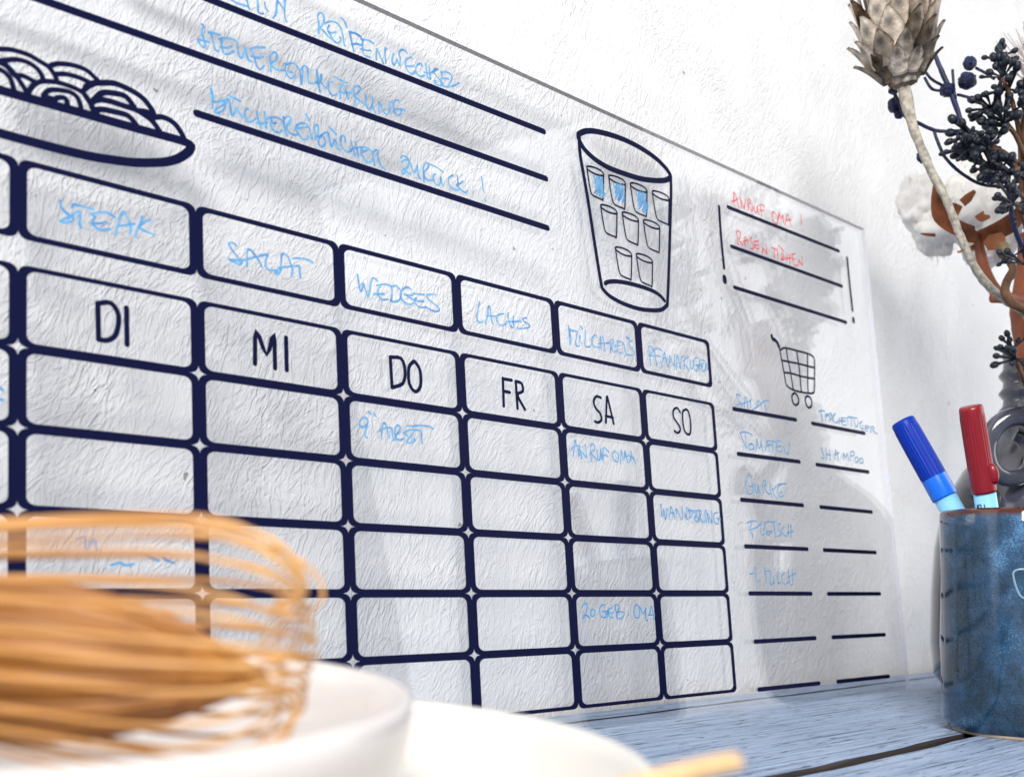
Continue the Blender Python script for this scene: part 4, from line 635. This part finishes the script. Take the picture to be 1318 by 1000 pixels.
bractf([(0.5554, -0.0645, 0.3015), (0.5528, -0.0596, 0.3036), (0.5497, -0.0570, 0.3050), (0.5465, -0.0543, 0.3070)], [.004, .005, .003, .0008], bract); bractf([(0.5605, -0.0608, 0.2973), (0.5543, -0.0579, 0.2946), (0.5479, -0.0548, 0.2923)], [.002, .0014, .0006], bract_l)
bractf([(0.5464, -0.0409, 0.3066), (0.5417, -0.0368, 0.3070), (0.5390, -0.0344, 0.3075)], [.0012, .001, .0005], bract); bractf([(0.5692, -0.0625, 0.3396), (0.5682, -0.0619, 0.3458), (0.5668, -0.0610, 0.3524)], [.0012, .001, .0006], bract)
rust = simple('rust_brown_stalk', (.27, .075, .03), .6, var=.35, scale=60, bump=.0006)
bm = bmesh.new(); tube(bm, [(0.5623, -0.0615, 0.3069), (0.5648, -0.0629, 0.2916), (0.5688, -0.0657, 0.2774), (0.5734, -0.0693, 0.2673)], [.0028, .0034, .0036, .0042], 10, 5, rough=.06)
tube(bm, [(0.5681, -0.0685, 0.2633), (0.5751, -0.0720, 0.2645), (0.5875, -0.0749, 0.2648), (0.6041, -0.0762, 0.2646)], [.0032, .004, .004, .005], 10, 5)
obj('cotton_twig', bm, rust, cot)
thick = tag(empty('rust_stalk', (0.6192, -0.0742, 0.2260)), 'thick rust brown stalk standing in the neck of the dark vase', 'dried flower')
bm = bmesh.new(); tube(bm, [(0.6166, -0.0764, 0.3162), (0.6182, -0.0762, 0.2844), (0.6182, -0.0752, 0.2631), (0.6204, -0.0753, 0.2260), (0.6322, -0.0711, 0.2013)], [.010, .0135, .0155, .0115, .0095], 16, 6, rough=.03); obj('stalk', bm, rust, thick)
bm = bmesh.new(); tube(bm, [(0.5987, -0.0804, 0.3110), (0.5826, -0.0819, 0.3585), (0.5783, -0.0866, 0.3971)], [.004, .003, .002], 8, 5, rough=.1); obj('side_shoot', bm, brst, thick)
twig = tag(empty('brown_twig', (0.5408, -0.0995, 0.2443)), 'small dark brown looping twig with one closed bud crossing the pale stem', 'twig')
bm = bmesh.new(); tube(bm, [(0.5274, -0.0958, 0.2735), (0.5297, -0.0976, 0.2674), (0.5271, -0.0950, 0.2607), (0.5267, -0.0942, 0.2541), (0.5318, -0.0958, 0.2481), (0.5443, -0.0999, 0.2439), (0.5789, -0.0924, 0.2325), (0.6103, -0.0786, 0.2030)], [.0018, .0026, .0028, .0028, .0028, .0026, .0024, .002], 9, 5, rough=.08); obj('twig_stem', bm, brst, twig)
bm = bmesh.new(); blob(bm, Vector((0.5247, -0.0937, 0.2796)), .0044, (.85, .85, 1.25), 3, .05); obj('bud', bm, simple('olive_bud', (.13, .085, .04), .6, var=.4, scale=200), twig)
feather = tag(empty('pale_seed_head', (0.5909, -0.0856, 0.4226)), 'pale feathery seed head at the right edge beside the dark berries', 'dried flower')
bm = bmesh.new(); tube(bm, [(0.6192, -0.0753, 0.2472), (0.6060, -0.0815, 0.3389), (0.5922, -0.0860, 0.4071)], .0015, 6, 4); obj('flower_stem', bm, stemc, feather)
bm = bmesh.new()
for k in range(70):
    v = Vector((random.gauss(0, .5), random.gauss(0, .5), 1)).normalized(); p0 = Vector((0.5930, -0.0867, 0.4072)) + Vector((0, 0, random.uniform(-.01, .01))); tube(bm, [p0, p0+v*.018, p0+v*.036+Vector((random.uniform(-.003, .003), 0, 0))], [.0007, .0002], 4, 2)
o = obj('bristles', bm, simple('mauve_bristle', (.42, .34, .32), .8, var=.3), feather); o['kind'] = 'stuff'

# ================================================================== BOWLS, WHISK, CHOPSTICK (close to the lens)
white = simple('white_porcelain', (.66, .63, .62), .25, .4, coat=.2, var=.03, scale=20)
cream = simple('cream_porcelain', (.68, .665, .635), .3, .4, coat=.2, var=.03, scale=20)
def bowl(name, c, r, rim, base_r, zb, mat, label, tilt=(0, 0)):
    c = Vector(c); rt = tag(empty(name, (c.x, c.y, zb)), label, 'bowl')
    M = Matrix.Rotation(tilt[0], 4, 'X') @ Matrix.Rotation(tilt[1], 4, 'Y')
    h = rim - zb; prof = [(0, .002), (base_r*.8, .002), (base_r*.85, 0), (base_r, 0), (base_r, .005)]
    for k in range(1, 13):
        t = k/12; prof.append((base_r + (r-base_r)*math.sin(t*math.pi/2)**.9, .005 + (h-.005)*(1-math.cos(t*math.pi/2))**.95))
    prof += [(r-.0008, h+.0012), (r-.0028, h+.0010), (r-.0042, h-.002)]
    for k in range(11, -1, -1):
        t = k/12; prof.append((max(0, (base_r + (r-base_r)*math.sin(t*math.pi/2)**.9) - .0045), .010 + (h-.010)*(1-math.cos(t*math.pi/2))**.95))
    prof.append((0, .0095))
    bm = bmesh.new(); lathe(bm, prof, 96, M); b = obj('bowl_body', bm, mat, rt); b.matrix_parent_inverse = Matrix.Identity(4); return rt
bowl('large_bowl', (-.036, -.169, 0), .102, .043, .045, 0, cream, 'large off-white porcelain bowl on the table under the smaller bowl with the whisk')
bowl('white_bowl', (-.047, -.161, 0), .0712, .0555, .030, .0097, white, 'small white porcelain bowl holding the whisk, nested in the larger bowl', (.03, .0))

def bamboo(name, a, b_):
    m, nt, b = newmat(name); L = nt.links.new
    tc = N(nt, 'ShaderNodeTexCoord'); mp = N(nt, 'ShaderNodeMapping'); mp.inputs['Scale'].default_value = (260, 260, 18); L(tc.outputs['Object'], mp.inputs['Vector'])
    n = N(nt, 'ShaderNodeTexNoise', Scale=1.0, Detail=5.); L(mp.outputs[0], n.inputs['Vector'])
    r = N(nt, 'ShaderNodeValToRGB'); L(n.outputs['Fac'], r.inputs[0]); e = r.color_ramp.elements; e[0].position = .3; e[0].color = (*a, 1); e[1].position = .7; e[1].color = (*b_, 1)
    L(r.outputs[0], b.inputs['Base Color']); b.inputs['Roughness'].default_value = .4; return m
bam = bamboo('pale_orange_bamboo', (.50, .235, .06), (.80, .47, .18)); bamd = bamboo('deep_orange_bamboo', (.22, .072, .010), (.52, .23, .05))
WO = Vector((-0.0245, -0.1935, 0.0654)); wx = Vector((.7508, -.6603, .0174)); wup = Vector((-.0374, -.0161, .9992)); wx = (wx - wup*.075).normalized(); wz = wx.cross(Vector((0, 0, 1))).normalized(); wy = wz.cross(wx).normalized()
WM = Matrix(((wz.x, wy.x, wx.x, WO.x), (wz.y, wy.y, wx.y, WO.y), (wz.z, wy.z, wx.z, WO.z), (0, 0, 0, 1)))
wh = tag(empty('bamboo_whisk', WO), 'orange bamboo tea whisk lying on its side in the white bowl', 'whisk')
def place(o, lm):
    o.parent = wh; o.matrix_parent_inverse = Matrix.Identity(4); o.matrix_local = Matrix.Translation(-WO) @ WM @ lm
def tine(path, r, flat=1.0):
    bm = bmesh.new(); tube(bm, path, r, 6, 3)
    if flat != 1: 
        for v in bm.verts: v.co.x *= flat
    me = bpy.data.meshes.new('tine'); bm.to_mesh(me); bm.free(); return me
outer = []
for k in range(5):
    j = random.uniform(-.0012, .0012); l = random.uniform(-.002, .002)
    outer.append(tine([(0, .0115, -.060), (0, .0165, -.045), (0, .0205+j, -.025), (0, .0222+j, -.005), (0, .0205+j, .006+l), (0, .0165+j, .0125+l), (0, .0118+j, .0150+l), (0, .0088+j, .0135+l), (0, .0085+j, .0105+l)], [.0006, .0005, .00040, .00036, .00036, .00034, .00034, .0003, .0003], 1.4))
for me in outer: me.materials.append(bam); 
for k in range(30):
    o = bpy.data.objects.new('outer_tine', outer[k % 5]); C.objects.link(o); place(o, Matrix.Rotation(2*math.pi*(k + random.uniform(-.25, .25))/30, 4, 'Z') @ Matrix.Translation((0, random.uniform(-.0008, .0008), random.uniform(-.0015, .0015))))
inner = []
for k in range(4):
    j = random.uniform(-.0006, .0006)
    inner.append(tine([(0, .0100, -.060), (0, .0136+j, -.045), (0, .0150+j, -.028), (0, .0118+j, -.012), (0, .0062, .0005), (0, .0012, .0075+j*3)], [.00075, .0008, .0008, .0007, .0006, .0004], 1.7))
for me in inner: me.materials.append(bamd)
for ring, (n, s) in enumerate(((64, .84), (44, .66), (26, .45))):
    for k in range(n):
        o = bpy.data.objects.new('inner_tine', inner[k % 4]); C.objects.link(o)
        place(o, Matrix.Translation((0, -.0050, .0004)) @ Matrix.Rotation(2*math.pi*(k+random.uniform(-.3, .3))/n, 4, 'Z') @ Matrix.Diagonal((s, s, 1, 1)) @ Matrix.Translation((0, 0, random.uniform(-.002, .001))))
bm = bmesh.new(); lathe(bm, [(0, -.125), (.0115, -.125), (.0125, -.122), (.0118, -.10), (.0112, -.075), (.0112, -.058), (0, -.058)], 40); o = obj('handle', bm, bam); place(o, Matrix.Identity(4))
bm = bmesh.new()
for k in range(3): 
    tube(bm, [(.0118*math.cos(a*math.pi/12), .0118*math.sin(a*math.pi/12), -.062 + k*.0014) for a in range(25)], .0007, 6, 1)
o = obj('binding_thread', bm, simple('dark_thread', (.03, .02, .02), .8)); place(o, Matrix.Identity(4))
for c_ in wh.children: c_.data.polygons.foreach_set('use_smooth', [True]*len(c_.data.polygons))
ch = tag(empty('chopstick', (0.0148, -0.2606, 0.0504)), 'pale wooden chopstick end resting on the rim of the large off-white bowl', 'chopstick')
bm = bmesh.new(); tube(bm, [(-0.0054, -0.2546, 0.0454), (0.0133, -0.2619, 0.0498), (0.0240, -0.2647, 0.0510), (0.0252, -0.2650, 0.0512)], [.0016, .0016, .00158, .0013], 14, 2); obj('stick', bm, bamboo('pale_wood', (.60, .38, .18), (.75, .52, .29)), ch)
